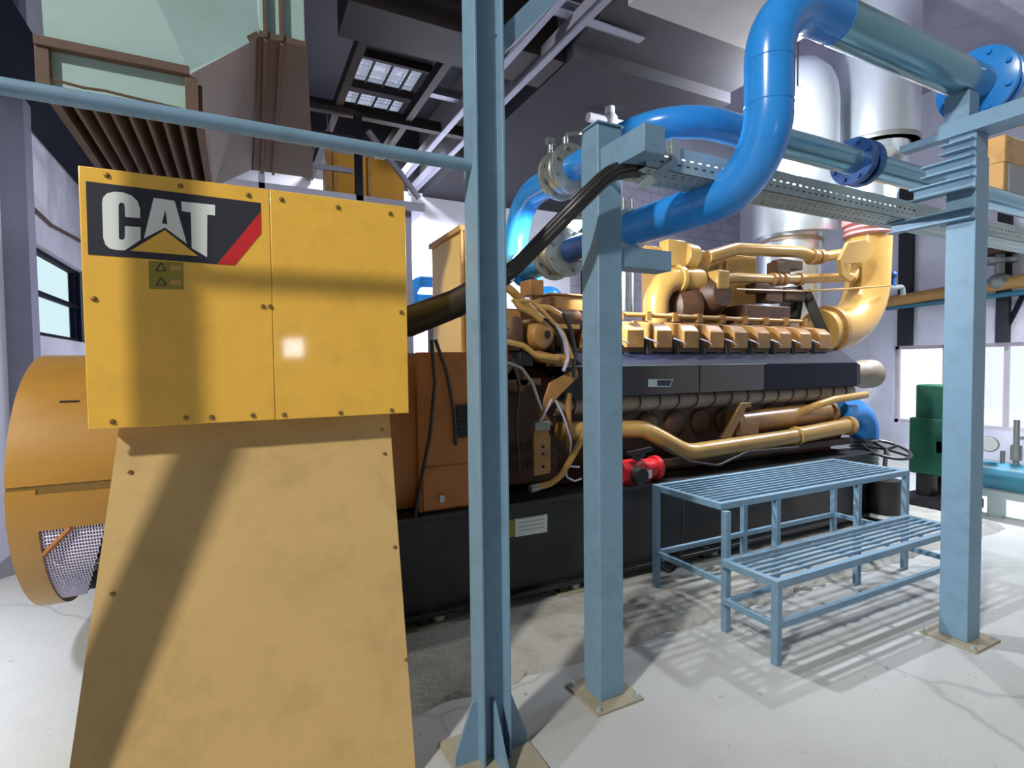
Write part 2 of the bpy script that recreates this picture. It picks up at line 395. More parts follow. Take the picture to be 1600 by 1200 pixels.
vs = [[p.bm.verts.new((x, sy0+(sy1-sy0)*i/n, ZR+.05+.012*math.sin(i*1.9))) for x in (sx0, sx1)] for i in range(n+1)]
for i in range(n): p.bm.faces.new((vs[i][0], vs[i][1], vs[i+1][1], vs[i+1][0]))
struct('window_pane', p, 'skyl', '', '', parent=so)
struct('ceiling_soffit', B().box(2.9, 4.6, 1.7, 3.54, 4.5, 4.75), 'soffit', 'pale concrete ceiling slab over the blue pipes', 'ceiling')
struct('ceiling_slab', B().box(2.9, 5.0, 3.58, 4.34, 4.62, 4.8).box(2.9, 5.0, 4.34, 9.2, 4.5, 4.8), 'slab', 'dark concrete ceiling slab over the engine', 'ceiling')
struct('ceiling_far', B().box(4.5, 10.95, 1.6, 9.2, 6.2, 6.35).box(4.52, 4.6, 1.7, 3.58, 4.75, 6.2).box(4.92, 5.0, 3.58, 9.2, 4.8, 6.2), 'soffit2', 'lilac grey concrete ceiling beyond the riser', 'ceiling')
struct('ceiling_beam', B().box(4.6, 10.7, 2.7, 3.1, 5.75, 6.2), 'soffit2', 'lilac grey concrete beam high beyond the blue riser', 'beam')

# the near half of the hall, behind the photographer
ZN, XL_, YN = 9.6, -9.2, -6.2
struct('ceiling_high_bay', B().box(XL_, 10.95, YN, 2.6, ZN, ZN+.12), 'nearwall', 'roof of the near half of the hall', 'ceiling')
struct('ceiling_upstand', B().box(XL_, 2.9, 2.58, 2.7, ZR+.12, ZN).box(2.8, 4.6, 1.6, 1.7, 4.5, ZN).box(4.6, 10.95, 1.5, 1.6, 6.2, ZN).box(2.8, 2.9, 1.7, 4.9, 4.75, ZN).box(2.86, 2.9, 4.9, 9, 4.8, ZR+.05), 'nearwall', 'upstand wall between the two roof heights', 'wall')
wx0, wx1 = .72, 1.10
t = thing('wall_lamp', 'square wall lamp behind the photographer mirrored in the yellow terminal box', 'lamp', (.91, YN+.2, 1.95))
part(t, 'lamp_case', B().box(.73, 1.09, YN+.2, YN+.26, 1.77, 2.13), 'cast', .01)
part(t, 'lamp_face', B().box(.75, .90, YN+.26, YN+.265, 1.79, 2.11), 'lamp_square')
part(t, 'lamp_face', B().box(.92, 1.07, YN+.26, YN+.265, 1.79, 2.11), 'lamp_square')
struct('wall_near', B().box(XL_, 10.95, YN, YN+.2, 0, ZN), 'nearwall', 'grey wall behind the photographer of the hall', 'wall')
struct('wall_side', B().box(XL_, XL_+.2, YN, -3.0, 0, ZN).box(XL_, XL_+.2, .6, 5.2, 0, ZN).box(XL_, XL_+.2, -3.0, .6, 3.6, ZN).box(XL_+.2, -2, 5, 5.2, 0, ZR), 'nearwall', 'grey side wall with a wide open doorway', 'wall')
def channel(b, a, c, w, h, t=.012, side=1):
    """U section from a to c (horizontal run)"""
    a, c = V(a), V(c); d = (c-a).normalized(); s = d.cross(V((0, 0, 1))).normalized()
    b.bar(a+s*(w/2*-side), c+s*(w/2*-side), t, h)
    b.bar(a+V((0, 0, h/2-t/2)), c+V((0, 0, h/2-t/2)), w, t); b.bar(a-V((0, 0, h/2-t/2)), c-V((0, 0, h/2-t/2)), w, t)
# roof steelwork
for x, lb in ((2.34, 'left-hand'), (2.66, 'right-hand')):
    b = B(); channel(b, (x, 2.7, 4.52), (x, 8.9, 4.52), .075, .13)
    struct('ceiling_beam', b, 'beamgrey', '%s grey steel channel of the pair running deep under the roof' % lb, 'beam')
for i, (y, xa, xb) in enumerate(((3.95, 2.3, 3.4), (4.95, 1.86, 2.72), (5.75, 1.86, 2.72))):
    b = B(); channel(b, (xa, y, 4.62), (xb, y, 4.62), .09, .1)
    struct('ceiling_beam', b, 'beamgrey', ['short dark steel crosspiece nearest the blue pipes, over the two roof channels', 'steel crosspiece between skylight and roof channels, the nearer one', 'steel crosspiece between skylight and roof channels, the farther one'][i], 'beam')
struct('ceiling_beam', B().box(.86, 2.88, 4.46, 4.98, 4.5, 5.1), 'beambrown', 'big dark brown box beam crossing above the generator', 'beam')
for x, lb in ((1.08, 'along the left side of the skylight'), (1.88, 'along the right side of the skylight')):
    struct('ceiling_beam', B().box(x-.04, x+.04, 4.98, 8.95, 4.5, 4.62), 'beambrown', 'brown steel bar %s' % lb, 'beam')
struct('ceiling_beam', B().box(.2, 3.0, 6.35, 6.45, 4.46, 4.58), 'beambrown', 'brown steel bar crossing below the skylight', 'beam')
struct('ceiling_beam', B().box(-1.78, -1.5, 5.3, 9, 4.0, 4.5), 'shield', 'dark grey beam along the top of the left wall', 'beam')

# ================================================================== PANEL BOX AND PEDESTAL
YP = 2.26
T = thing('terminal_box', 'large yellow generator terminal box with a black CAT sign', 'terminal box', (.1, 2.6, 1.38))
part(T, 'box_shell', B().box(-.44, .64, YP+.012, 3.05, 1.41, 2.262), 'panel', .006)
fp = part(T, 'front_panel', B().box(-.455, .1245, YP, YP+.012, 1.397, 2.277).box(.1253, .652, YP, YP+.012, 1.397, 2.277), 'panel', .003)
def poly(parent, name, pts, m, y, t=.0016, label=None):
    q = xz(pts, YP)
    return part(parent, name, B().prism(q, 'y', y-t, y), m, label=label, smooth=0)
def z1(pts): return [(120+x*300/1600, 270+y*200/1067) for x, y in pts]
sg = poly(T, 'sign_plate', z1([(75, 70), (1532, 252), (1532, 322), (1168, 762), (95, 680)]), 'decalblk', YP, label='black sign plate lettered CAT in white')
yy = YP-.0016
poly(sg, 'red_stripe', z1([(1533, 325), (1536, 505), (1315, 772), (1172, 762)]), 'red', YP)
C_out = [(530, 380), (528, 300), (505, 235), (455, 190), (385, 165), (315, 160), (255, 172), (222, 205), (212, 250), (222, 545), (240, 600), (275, 632), (330, 645), (400, 648), (440, 622), (533, 560), (533, 455), (402, 445), (402, 540), (390, 558), (370, 560), (352, 548), (350, 275), (358, 255), (375, 250), (392, 256), (400, 275), (404, 368)]
poly(sg, 'letter', z1(C_out), 'white', yy)
poly(sg, 'letter', z1([(642, 210), (815, 235), (918, 592), (735, 458), (560, 548)]), 'white', yy)
poly(sg, 'letter_counter', z1([(738, 315), (755, 430), (712, 425)]), 'decalblk', yy-.0016)
poly(sg, 'letter', z1([(870, 240), (1152, 270), (1152, 357), (1088, 350), (1086, 705), (958, 628), (950, 332), (905, 326), (875, 318)]), 'white', yy)
poly(sg, 'triangle_mark', z1([(735, 478), (1012, 696), (450, 650)]), 'panel', yy)
wl = poly(T, 'warning_label', z1([(598, 735), (886, 748), (892, 975), (604, 968)]), 'olive', YP, label='olive warning label with two triangle symbols')
for dy in (0, 120):
    poly(wl, 'symbol', z1([(705, 745+dy), (750, 822+dy), (655, 818+dy)]), 'decalblk', yy)
    poly(wl, 'symbol', z1([(705, 762+dy), (735, 814+dy), (672, 811+dy)]), 'olive', yy-.001)
    poly(wl, 'text_block', z1([(775, 770+dy), (870, 775+dy), (872, 815+dy), (777, 812+dy)]), 'ochre', yy)
bl = [(167, 274), (282, 291), (388, 305), (440, 312), (528, 324), (610, 334), (147, 467), (411, 479), (422, 479), (627, 488), (176, 659), (291, 653), (331, 652), (395, 649), (444, 648), (532, 645), (612, 641), (107+40, 380)]
bolts(T, [at(x, y, 'y', YP) for x, y in bl[:-1]], (0, -1, 0), r=.0062)

T = thing('pedestal', 'faded yellow sheet metal pedestal flaring down under the terminal box', 'pedestal', (.1, 2.5, 0))
# front face plane leans out towards the floor: y = 2.355 at z=1.37, 1.985 at z=0
def yf(z): return 2.355-.27*(1.37-z)
def xl(z): return -.388-(1.37-z)*.11
def xr(z): return .592-(1.37-z)*.012
zt, zb = 1.398, 0
part(T, 'front_panel', B().hexa([(xl(zb), yf(zb), zb), (xr(zb), yf(zb), zb), (xr(zb), yf(zb)+.012, zb), (xl(zb), yf(zb)+.012, zb), (xl(zt), yf(zt), zt), (xr(zt), yf(zt), zt), (xr(zt), yf(zt)+.012, zt), (xl(zt), yf(zt)+.012, zt)]), 'ped')
for nm, fx, s in (('side_panel', xl, 1), ('side_panel', xr, -1)):
    i = .004*s; o = .016*s
    part(T, nm, B().hexa([(fx(zb)+i, yf(zb)+.012, zb), (fx(zb)+o, yf(zb)+.012, zb), (fx(zb)+o, 2.95, zb), (fx(zb)+i, 2.95, zb), (fx(zt)+i, yf(zt)+.012, zt), (fx(zt)+o, yf(zt)+.012, zt), (fx(zt)+o, 2.95, zt), (fx(zt)+i, 2.95, zt)]), 'ped')
part(T, 'back_panel', B().box(xl(zt)+.02, xr(zt)-.02, 2.92, 2.95, 0, zt), 'ped')
for px, py in ((204, 738), (601, 709), (597, 672), (617, 855), (176, 928), (635, 1031)):
    z = 1.3
    for _ in range(8):
        p = at(px, py, 'y', yf(z)); z = p.z
    bolts(T, [p], (0, -.965, -.26), r=.006)

# ================================================================== GENERATOR
T = thing('generator', 'yellow round generator body behind the terminal box', 'generator', (.2, 4.0, .73))
Yc, Zc, RD = 4.06, .965, .72
def arc(b, x0, x1, a0, a1, r, t, n=40):
    """curved sheet about the x axis, angle 0 = towards the camera (-y), 90 = up"""
    def q(x, a, rr): return (x, Yc-rr*math.cos(R(a)), Zc+rr*math.sin(R(a)))
    rows = []
    for i in range(n+1):
        a = a0+(a1-a0)*i/n
        rows.append([b.bm.verts.new(q(x, a, rr)) for x, rr in ((x0, r), (x1, r), (x1, r-t), (x0, r-t))])
    for i in range(n):
        for k in range(4):
            b.bm.faces.new((rows[i][k], rows[i][(k+1) % 4], rows[i+1][(k+1) % 4], rows[i+1][k]))
    b.bm.faces.new(rows[0]); b.bm.faces.new(rows[-1][::-1]); return b
part(T, 'upper_shroud', arc(B(), -1.0, .1, 6, 200, RD, .02), 'drum')
part(T, 'lower_shroud', arc(B(), -1.0, -.885, -170, 4.5, RD, .02), 'drum')
part(T, 'seam_strip', arc(B(), -.998, .1, 2.5, 6.5, RD-.006, .02, 3), 'bolt')
part(T, 'lower_shroud', arc(B(), -.885, -.22, -12, 2.5, RD, .02, 8), 'drum')
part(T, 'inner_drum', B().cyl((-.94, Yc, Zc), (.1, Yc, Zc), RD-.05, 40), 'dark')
g = B()
for i in range(30):
    a = -12-i*1.6
    xa = -.885; xb = -.62-.0055*i
    P = [(x, Yc-(RD-.012)*math.cos(R(a)), Zc+(RD-.012)*math.sin(R(a))) for x in (xa, xb)]
    g.tube(P, .0042, 5)
for k in range(22):
    x = -.885+.0122*k
    amax = min(47, max(3, (-.62-x)/.0055*1.6+1))
    P = [(x, Yc-(RD-.014)*math.cos(R(-12-a)), Zc+(RD-.014)*math.sin(R(-12-a))) for a in [amax*j/8 for j in range(9)]]
    g.tube(P, .0042, 5)
part(T, 'mesh_guard', g, 'wire', label='pale wire mesh guard in the drum opening')
part(T, 'shroud_bar', B().tube([(-.88, Yc-(RD-.004)*math.cos(R(-23)), Zc+(RD-.004)*math.sin(R(-23))), (-.76, Yc-(RD-.004)*math.cos(R(-12)), Zc+(RD-.004)*math.sin(R(-12)))], .014, 6), 'gen')
part(T, 'lifting_lug', B().box(-.82, -.74, Yc-.55, Yc-.53, Zc+.44, Zc+.475), 'rubber')
bd = B().prism([(3.14, .74), (3.08, .95), (3.08, 1.4), (3.16, 1.58), (3.34, 1.68), (4.7, 1.68), (4.95, 1.4), (4.95, .74)], 'x', -.2, 1.3)
part(T, 'body', bd, 'gen', .01)
part(T, 'side_panel', B().prism([(.93, .73), (1.26, .73), (1.26, 1.68), (.93, 1.68)], 'y', 3.05, 3.08), 'gen', .006)
part(T, 'side_door', B().box(.95, 1.25, 3.035, 3.05, .74, 1.0), 'gen', .01)
v = B().box(1.17, 1.26, 3.036, 3.05, 1.16, 1.36)
for k in range(7): v.box(1.175, 1.255, 3.028, 3.04, 1.175+k*.026, 1.185+k*.026)
part(T, 'vent_grille', v, 'black')
part(T, 'door_latch', B().cyl((1.06, 3.035, .8), (1.06, 3.012, .8), .008, 8).box(1.045, 1.075, 3.008, 3.016, .79, .83), 'galv')
hs = B().prism([(.76, 3.3), (.76, 4.8), (1.5, 4.8), (1.64, 4.5), (1.64, 3.6), (1.5, 3.3)][::1] and [(3.3, .76), (4.8, .76), (4.8, 1.5), (4.5, 1.64), (3.6, 1.64), (3.3, 1.5)], 'x', 1.3, 2.05)
part(T, 'coupling_housing', hs, 'engold', .01)
lv = B()
for r_ in (1.02, .9):
    lv.box(1.45, 1.9, 3.285, 3.3, r_-.03, r_+.03)
    for k in range(16): lv.box(1.46+k*.027, 1.472+k*.027, 3.275, 3.29, r_-.025, r_+.025)
part(T, 'louver_strip', lv, 'engold')
for pth in ([(1.0, 2.98, 1.75), (1.02, 2.99, 1.5), (.99, 3.0, 1.2), (.91, 3.0, .85), (.89, 3.0, .72)], [(1.02, 2.97, 1.75), (1.1, 3.0, 1.55), (1.15, 3.02, 1.3), (1.16, 3.03, 1.12)]):
    part(T, 'drop_cable', B().tube(pth, .011, 8, .2), 'rubber')

# ================================================================== SKID
T = thing('base_frame', 'black steel base frame carrying generator and engine', 'base frame', (2.4, 4.0, .1))
part(T, 'side_rail', B().box(-.6, 5.45, 3.05, 3.25, .12, .71).box(-.6, 5.45, 3.0, 3.28, .69, .725).box(-.6, 5.45, 3.0, 3.28, .11, .14), 'black', .006)
part(T, 'side_rail', B().box(-.6, 5.45, 4.75, 4.95, .12, .725), 'black', .006)
part(T, 'cross_member', B().box(-.6, -.4, 3.28, 4.75, .12, .7), 'black')
part(T, 'cross_member', B().box(5.25, 5.45, 3.28, 4.75, .12, .7), 'black')
part(T, 'deck_plate', B().box(-.39, 5.24, 3.28, 4.75, .66, .69), 'black')
lp = part(T, 'data_plate', B().prism(xz([(805, 811), (855, 803), (855, 831), (805, 839)], 3.048), 'y', 3.046, 3.05), 'white', label='white data label with lines of small print')
for k in range(4): part(lp, 'print_line', B().box(1.585, 1.78, 3.045, 3.046, .6-k*.026, .608-k*.026), 'galv') 
part(T, 'warning_label', B().prism(xz([(793, 813), (804, 811), (804, 838), (793, 840)], 3.048), 'y', 3.046, 3.05), 'olive', label='olive warning label')
def isolator(x, label):
    t = thing('spring_isolator', label, 'vibration mount', (x, 3.1, .05), 'spring mounts under the base frame')
    part(t, 'foot_plate', B().box(x-.11, x+.11, 3.0, 3.2, .05, .062), 'tan', .003)
    part(t, 'housing', B().box(x-.09, x-.02, 3.03, 3.17, .062, .15), 'black', .004)
    h = [(x+.045+.032*math.cos(q*.5), 3.06+.032*math.sin(q*.5), .066+q*.00078) for q in range(0, 64)]
    part(t, 'spring', B().tube(h, .006, 6), 'galv')
    part(t, 'top_cap', B().box(x-.1, x+.1, 3.02, 3.18, .1158, .122), 'black')
isolator(1.98, 'spring mount under the black base frame beside the box column')
isolator(3.3, 'spring mount under the base frame behind the stepped platform')
isolator(1.0, 'spring mount in the dark under the generator end of the base frame')
# ================================================================== ENGINE
T = thing('gas_engine', 'long dirty yellow gas engine with a row of cylinder covers', 'engine', (4.0, 4.0, .73))
ENG = T
part(T, 'front_housing', B().box(1.5, 2.1, 3.4, 4.6, 1.6, 2.0), 'engold', .03)
part(T, 'engine_block', B().prism([(3.42, .72), (3.34, .95), (3.34, 1.3), (3.46, 1.66), (4.54, 1.66), (4.66, 1.3), (4.66, .95), (4.58, .72)], 'x', 2.05, 5.55), 'engold', .02)
part(T, 'oil_sump', B().box(2.1, 5.4, 3.4, 4.6, .69, .9), 'engold', .02)
for k in range(10):
    x = 2.72+k*.29
    part(T, 'inspection_cover', B().lathe([(.11, 0), (.11, .02), (.09, .035), (.03, .04)], (x-.1, 3.34, 1.1), (0, -1, 0), 16), 'engold')
# cylinder covers: wedge boxes with a sloping top, one per cylinder
for k in range(10):
    xr_ = 2.535+k*.2925
    w = .17
    pr_ = [(3.27, 1.72), (3.27, 1.86), (3.33, 1.915), (3.58, 1.96), (3.58, 1.72)]
    c = part(T, 'cylinder_cover', B().prism(pr_, 'x', xr_-w, xr_), 'eng', .008)
    part(c, 'cover_lead', B().tube([(xr_-w-.11, 3.28, 1.80), (xr_-w-.05, 3.25, 1.775), (xr_-w+.01, 3.262, 1.75)], .006, 6), 'wire')
    part(c, 'spark_plug_boot', B().cyl((xr_-w-.06, 3.3, 1.67), (xr_-w-.06, 3.32, 1.8), .03, 10), 'rubber')
part(T, 'head_deck', B().box(2.1, 5.25, 3.3, 3.9, 1.64, 1.72), 'engold')
part(T, 'fuel_rail', B().cyl((2.3, 3.5, 2.0), (5.05, 3.5, 2.0), .02, 10), 'engpipe')
for k in range(10): part(T, 'rail_clamp', B().box(2.45+k*.29, 2.5+k*.29, 3.47, 3.53, 1.955, 2.03), 'eng')
part(T, 'inlet_plenum', B().box(2.2, 5.2, 3.6, 4.4, 1.72, 1.93), 'engold', .03)
# heat shield: long chamfered cover
prof = [(3.5, 1.70), (3.32, 1.705), (3.17, 1.585), (3.17, 1.355), (3.5, 1.33)]
hsd = part(T, 'heat_shield', B().prism(prof, 'x', 2.0, 5.42), 'shield', .006)
bv = B().hexa([(5.42, 3.17, 1.355), (5.6, 3.24, 1.37), (5.6, 3.5, 1.37), (5.42, 3.5, 1.33), (5.42, 3.17, 1.585), (5.6, 3.24, 1.56), (5.6, 3.5, 1.56), (5.42, 3.5, 1.70)])
part(hsd, 'end_cap', bv, 'shield')
part(hsd, 'cover_panel', B().box(2.02, 3.30, 3.164, 3.17, 1.36, 1.58), 'polish', .002, label='polished metal cover panel')
part(hsd, 'cover_panel', B().box(3.312, 4.07, 3.164, 3.17, 1.36, 1.58), 'polish', .002, label='dull metal cover panel')
part(hsd, 'edge_trim', B().box(2.0, 4.1, 3.158, 3.172, 1.58, 1.588), 'galv')
bp_ = part(hsd, 'badge', B().prism(xz([(1013, 592.5), (1052, 592.5), (1047, 604.5), (1013, 604.5)], 3.162), 'y', 3.160, 3.164), 'galv')
part(hsd, 'badge', B().prism(xz([(1027, 594), (1050, 594), (1046, 603), (1027, 603)], 3.16), 'y', 3.159, 3.1605), 'decalblk')
# lagged exhaust manifold below the shield
wp = B()
wp.tube([(2.0, 3.3, 1.30), (5.5, 3.3, 1.30)], .075, 16)
part(T, 'exhaust_manifold', wp, 'wrap')
for k in range(17):
    ws = B()
    x = 2.1+k*.2
    ws.tube([(x, 3.3+.08*math.cos(q), 1.30+.08*math.sin(q)) if True else 0 for q in [R(120+i*15) for i in range(16)]] if False else [(x+.05*math.sin(R(i*12)), 3.3-.079*math.cos(R(-80+i*12)), 1.30+.079*math.sin(R(-80+i*12))) for i in range(14)], .006, 5)
    part(T, 'lagging_band', ws, 'rubber')
part(T, 'manifold_outlet', B().lathe([(.12, 0), (.13, .05), (.13, .42), (.155, .46), (.155, .6), (.12, .63)], (5.5, 3.42, 1.46), (1, 0, 0), 20), 'wrap')
# yellow coolant pipe low on the side
part(T, 'coolant_pipe', B().tube([(2.0, 3.2, 1.13), (2.75, 3.18, 1.10), (3.1, 3.1, .90), (4.45, 3.1, .94)], .066, 18, .3), 'engpipe')
part(T, 'coolant_pipe', B().cyl((4.4, 3.1, .94), (4.42, 3.1, .94), .085, 18).cyl((4.42, 3.1, .94), (5.15, 3.1, .985), .072, 18).lathe([(.09, 0), (.09, .05), (.06, .1)], (5.15, 3.1, .985), (1, 0, 0), 18), 'engpipe')
part(T, 'oil_cooler', B().cyl((3.75, 3.26, 1.07), (5.1, 3.26, 1.1), .1, 20).lathe([(.12, 0), (.12, .04)], (5.08, 3.26, 1.1), (1, 0, 0), 20).lathe([(.12, 0), (.12, .04)], (3.75, 3.26, 1.07), (1, 0, 0), 20), 'eng')
part(T, 'pipe_bracket', B().prism([(3.5, .98), (3.62, .98), (3.8, 1.22), (3.86, 1.22), (3.86, 1.26), (3.74, 1.26)], 'y', 3.12, 3.15).prism([(3.72, .98), (4.0, .98), (4.0, 1.07), (3.86, 1.09), (3.8, 1.18)], 'y', 3.16, 3.18), 'eng', .004)
part(T, 'drain_tube', B().tube([(4.55, 3.2, 1.12), (4.75, 3.12, 1.2), (4.95, 3.1, 1.24), (5.45, 3.1, 1.27)], .035, 12, .12), 'engpipe')
part(T, 'hanging_hose', B().tube([(2.75, 3.0, 1.0), (3.0, 2.98, .86), (3.3, 2.97, .8), (3.65, 2.98, .88), (4.3, 3.0, .86)], .009, 8, .2), 'rubber')
part(T, 'lower_rail', B().box(2.3, 5.4, 3.2, 3.26, .78, .84), 'engold', .006)
# engine end near the generator: mount bracket, hose, round cover, boxes
mb_ = B().prism([(1.705, .87), (1.83, .88), (1.83, 1.12), (1.81, 1.17), (1.705, 1.19)], 'y', 3.04, 3.06)
br = part(T, 'mount_bracket', mb_, 'eng', .004)
for px, py in ((848.5, 698), (864, 698), (848.5, 709), (864, 709), (848.5, 729), (864, 728)):
    p = at(px, py, 'y', 3.04); part(br, 'bolt_hole', B().cyl((p.x, 3.042, p.z), (p.x, 3.034, p.z), .0095, 10), 'dark')
part(T, 'support_arm', B().prism(xz([(857, 598), (899, 576), (902, 588), (868, 622), (850, 646), (843, 640)], 3.1), 'y', 3.08, 3.1), 'eng', .003)
part(T, 'strut', B().cyl(at(888, 614, 'y', 3.12), at(888, 702, 'y', 3.12), .022, 12), 'eng')
part(T, 'drain_hose', B().tube([at(912, 680, 'y', 3.06), at(895, 712, 'y', 3.04), at(877, 742, 'y', 3.02), at(860, 756, 'y', 3.02), at(836, 762, 'y', 3.02)], .022, 14, .1), 'engpipe')
part(T, 'hose_end', B().cyl(at(840, 761, 'y', 3.02), at(828, 764, 'y', 3.02), .028, 12), 'cast')
part(T, 'cable_loop', B().tube([at(905, 730, 'y', 3.05), at(886, 728, 'y', 3.04), at(884, 745, 'y', 3.04), at(898, 752, 'y', 3.04), at(908, 748, 'y', 3.05)], .007, 8, .03), 'wire')
oc = at(847, 524, 'y', 3.1)
cov = part(T, 'round_cover', B().lathe([(.108, -.2), (.108, -.07), (.102, -.02), (.082, .02), (.045, .036)], oc, (.15, -1, -.05), 28), 'eng', label='round yellow end cover with a dark opening')
part(cov, 'opening', B().lathe([(.03, 0), (.026, .004)], oc+V((.022, -.034, .004)), (.3, -1, 0), 20), 'dark')
part(T, 'governor_box', B().box(*[f_ for f_ in (at(786, 500, 'y', 3.1).x, at(812, 500, 'y', 3.1).x)], 3.08, 3.3, at(800, 514, 'y', 3.1).z, at(800, 485, 'y', 3.1).z), 'eng', .006)
part(T, 'breather_pipe', B().tube([at(786, 444, 'y', 3.15), at(800, 455, 'y', 3.15), at(838, 492, 'y', 3.2), at(872, 520, 'y', 3.25)], .028, 14, .1), 'engpipe')
part(T, 'filter_canister', B().lathe([(.06, 0), (.075, .02), (.075, .2), (.04, .25)], at(800, 548, 'y', 3.14), (0, 0, 1), 16), 'engold')
part(T, 'side_tube', B().tube([at(835, 480, 'y', 3.3), at(858, 482, 'y', 3.3), at(874, 492, 'y', 3.3), at(884, 506, 'y', 3.3)], .026, 12, .08), 'engpipe')
part(T, 'junction_box', B().box(2.06, 2.4, 3.4, 3.7, 2.0, 2.11).box(2.05, 2.41, 3.39, 3.71, 2.11, 2.125), 'eng', .006)
part(T, 'starter_drum', B().cyl((1.95, 3.36, 1.92), (2.25, 3.36, 1.92), .085, 20).cyl((2.08, 3.36, 1.92), (2.11, 3.36, 1.92), .092, 20), 'engold')
for i in range(5):
    o_ = i*.014
    part(T, 'wiring_hose', B().tube([(1.78+o_, 3.16, 1.94-o_*.4), (1.9+o_, 3.12, 1.88-o_), (1.96+o_*1.4, 3.1, 1.76-o_), (1.99+o_*1.5, 3.12, 1.6)], .010, 8, .08), 'wire' if i % 2 else 'rubber')
part(T, 'lower_bracket', B().prism(xz([(838, 548), (892, 560), (892, 572), (845, 566), (828, 556)], 3.1), 'y', 3.07, 3.12), 'eng', .003)
part(T, 'pump_body', B().lathe([(.05, 0), (.11, .03), (.12, .12), (.08, .2)], (1.62, 3.3, 1.5), (0, -1, 0), 18), 'engold')
part(T, 'end_plate', B().box(1.42, 1.62, 3.1, 3.14, 1.5, 1.62), 'engold', .004)

for nm, pts, r_, m_ in (
    ('oil_line', ((792, 566), (815, 575), (832, 598), (846, 640)), .010, 'cast'),
    ('oil_line', ((868, 626), (880, 650), (892, 690), (890, 720)), .008, 'wire'),
    ('oil_line', ((862, 624), (846, 655), (838, 668)), .008, 'wire'),
    ('oil_line', ((800, 470), (830, 470), (850, 488), (880, 520), (895, 560)), .012, 'engpipe'),
    ('wiring_hose', ((880, 490), (892, 515), (898, 545), (896, 590)), .014, 'rubber'),
    ('wiring_hose', ((868, 506), (884, 530), (888, 560), (880, 580)), .012, 'wire'),
    ('water_tube', ((790, 534), (818, 540), (838, 556), (872, 560)), .020, 'engpipe'),
    ('water_tube', ((806, 470), (812, 480), (830, 488), (846, 500)), .024, 'engpipe'),
    ('drain_line', ((800, 560), (812, 600), (806, 660), (812, 735)), .009, 'rubber')):
    part(T, nm, B().tube([at(x_, y_, 'y', 3.06) for x_, y_ in pts], r_, 8, .06), m_)
def flat_box(nm, a0, a1, y0, y1, m_, bev=.006):
    p_, q_ = at(*a0, 'y', y0), at(*a1, 'y', y0)
    part(T, nm, B().box(p_.x, q_.x, y0, y1, q_.z, p_.z), m_, bev)
flat_box('sensor_box', (812, 548), (833, 572), 3.08, 3.2, 'black')
flat_box('valve_block', (868, 553), (898, 572), 3.09, 3.22, 'eng')
flat_box('clamp_block', (836, 660), (860, 672), 3.02, 3.1, 'cast')
flat_box('mounting_block', (806, 592), (846, 602), 3.1, 3.3, 'engold')
flat_box('filter_head', (786, 516), (808, 528), 3.1, 3.25, 'engold')
flat_box('relay_box', (828, 436), (850, 462), 3.3, 3.45, 'eng')
flat_box('cable_duct', (866, 506), (906, 514), 3.2, 3.3, 'engpipe', .003)
part(T, 'support_arm', B().prism(xz([(843, 640), (850, 646), (862, 664), (838, 664)], 3.1), 'y', 3.075, 3.095), 'eng', .003)
# upper works: turbo, aftercooler, yellow pipes
Yt = 3.85
part(T, 'aftercooler', B().box(4.02, 4.95, 3.95, 4.7, 1.93, 2.72).box(4.36, 4.42, 3.93, 4.72, 1.93, 2.74).box(4.46, 4.5, 3.93, 4.72, 1.93, 2.74), 'engpipe', .012)
part(T, 'aftercooler_door', B().box(4.4, 5.05, 3.62, 3.93, 1.96, 2.16), 'engold', .01)
part(T, 'turbo_housing', B().lathe([(.1, -.22), (.2, -.16), (.24, -.04), (.24, .06), (.15, .16), (.1, .22)], (3.82, 3.9, 2.12), (1, 0, 0), 24), 'engold')
part(T, 'turbo_housing', B().lathe([(.1, -.2), (.18, -.12), (.2, .06), (.12, .18)], (4.08, 3.8, 2.25), (0, -1, 0), 24), 'engold')
part(T, 'air_elbow', B().tube([(3.42, 3.8, 1.9), (3.42, 3.8, 2.38), (3.95, 3.8, 2.38)], .115, 20, .26, 8).cyl((3.66, 3.8, 2.38), (3.7, 3.8, 2.38), .135, 20), 'engpipe')
part(T, 'valve_body', B().box(3.55, 3.78, 3.78, 3.9, 2.5, 2.74).box(3.3, 3.55, 3.86, 3.98, 2.46, 2.68).cyl((3.78, 3.84, 2.62), (3.92, 3.84, 2.61), .12, 18), 'engpipe', .006)
p0 = at(1105, 402, 'y', 3.8); p1 = at(1150, 389, 'y', 3.8); p2 = at(1250, 394, 'y', 3.8); p3 = at(1275, 403, 'y', 3.8); p4 = at(1335, 394, 'y', 3.8); p5 = at(1349, 408, 'y', 3.8); p6 = at(1330, 436, 'y', 3.8)
up = B().tube([p0, p1, p2, p3], .062, 16, .3).tube([p3, p4, p5, p6], .058, 16, .12)
part(T, 'gas_pipe', up, 'engpipe')
part(T, 'pipe_coupling', B().cyl(at(1266, 401, 'y', 3.8), at(1273, 402, 'y', 3.8), .085, 18), 'eng')
part(T, 'pipe_coupling', B().cyl(at(1278, 402, 'y', 3.8), at(1284, 401, 'y', 3.8), .08, 18), 'eng')
q0 = at(1112, 438, 'y', 3.75); q1 = at(1150, 434, 'y', 3.75); q2 = at(1212, 437, 'y', 3.75); q3 = at(1330, 433, 'y', 3.75)
part(T, 'gas_pipe', B().tube([q0, q1, q2, q3], .05, 16, .3), 'engpipe')
for px in (1205, 1213, 1222, 1247): part(T, 'pipe_coupling', B().cyl(at(px, 436.5, 'y', 3.75), at(px+4, 436.5, 'y', 3.75), .068, 16), 'eng')
a_ = at(1109, 453, 'y', 3.7); b_ = at(1128, 425, 'y', 3.7)
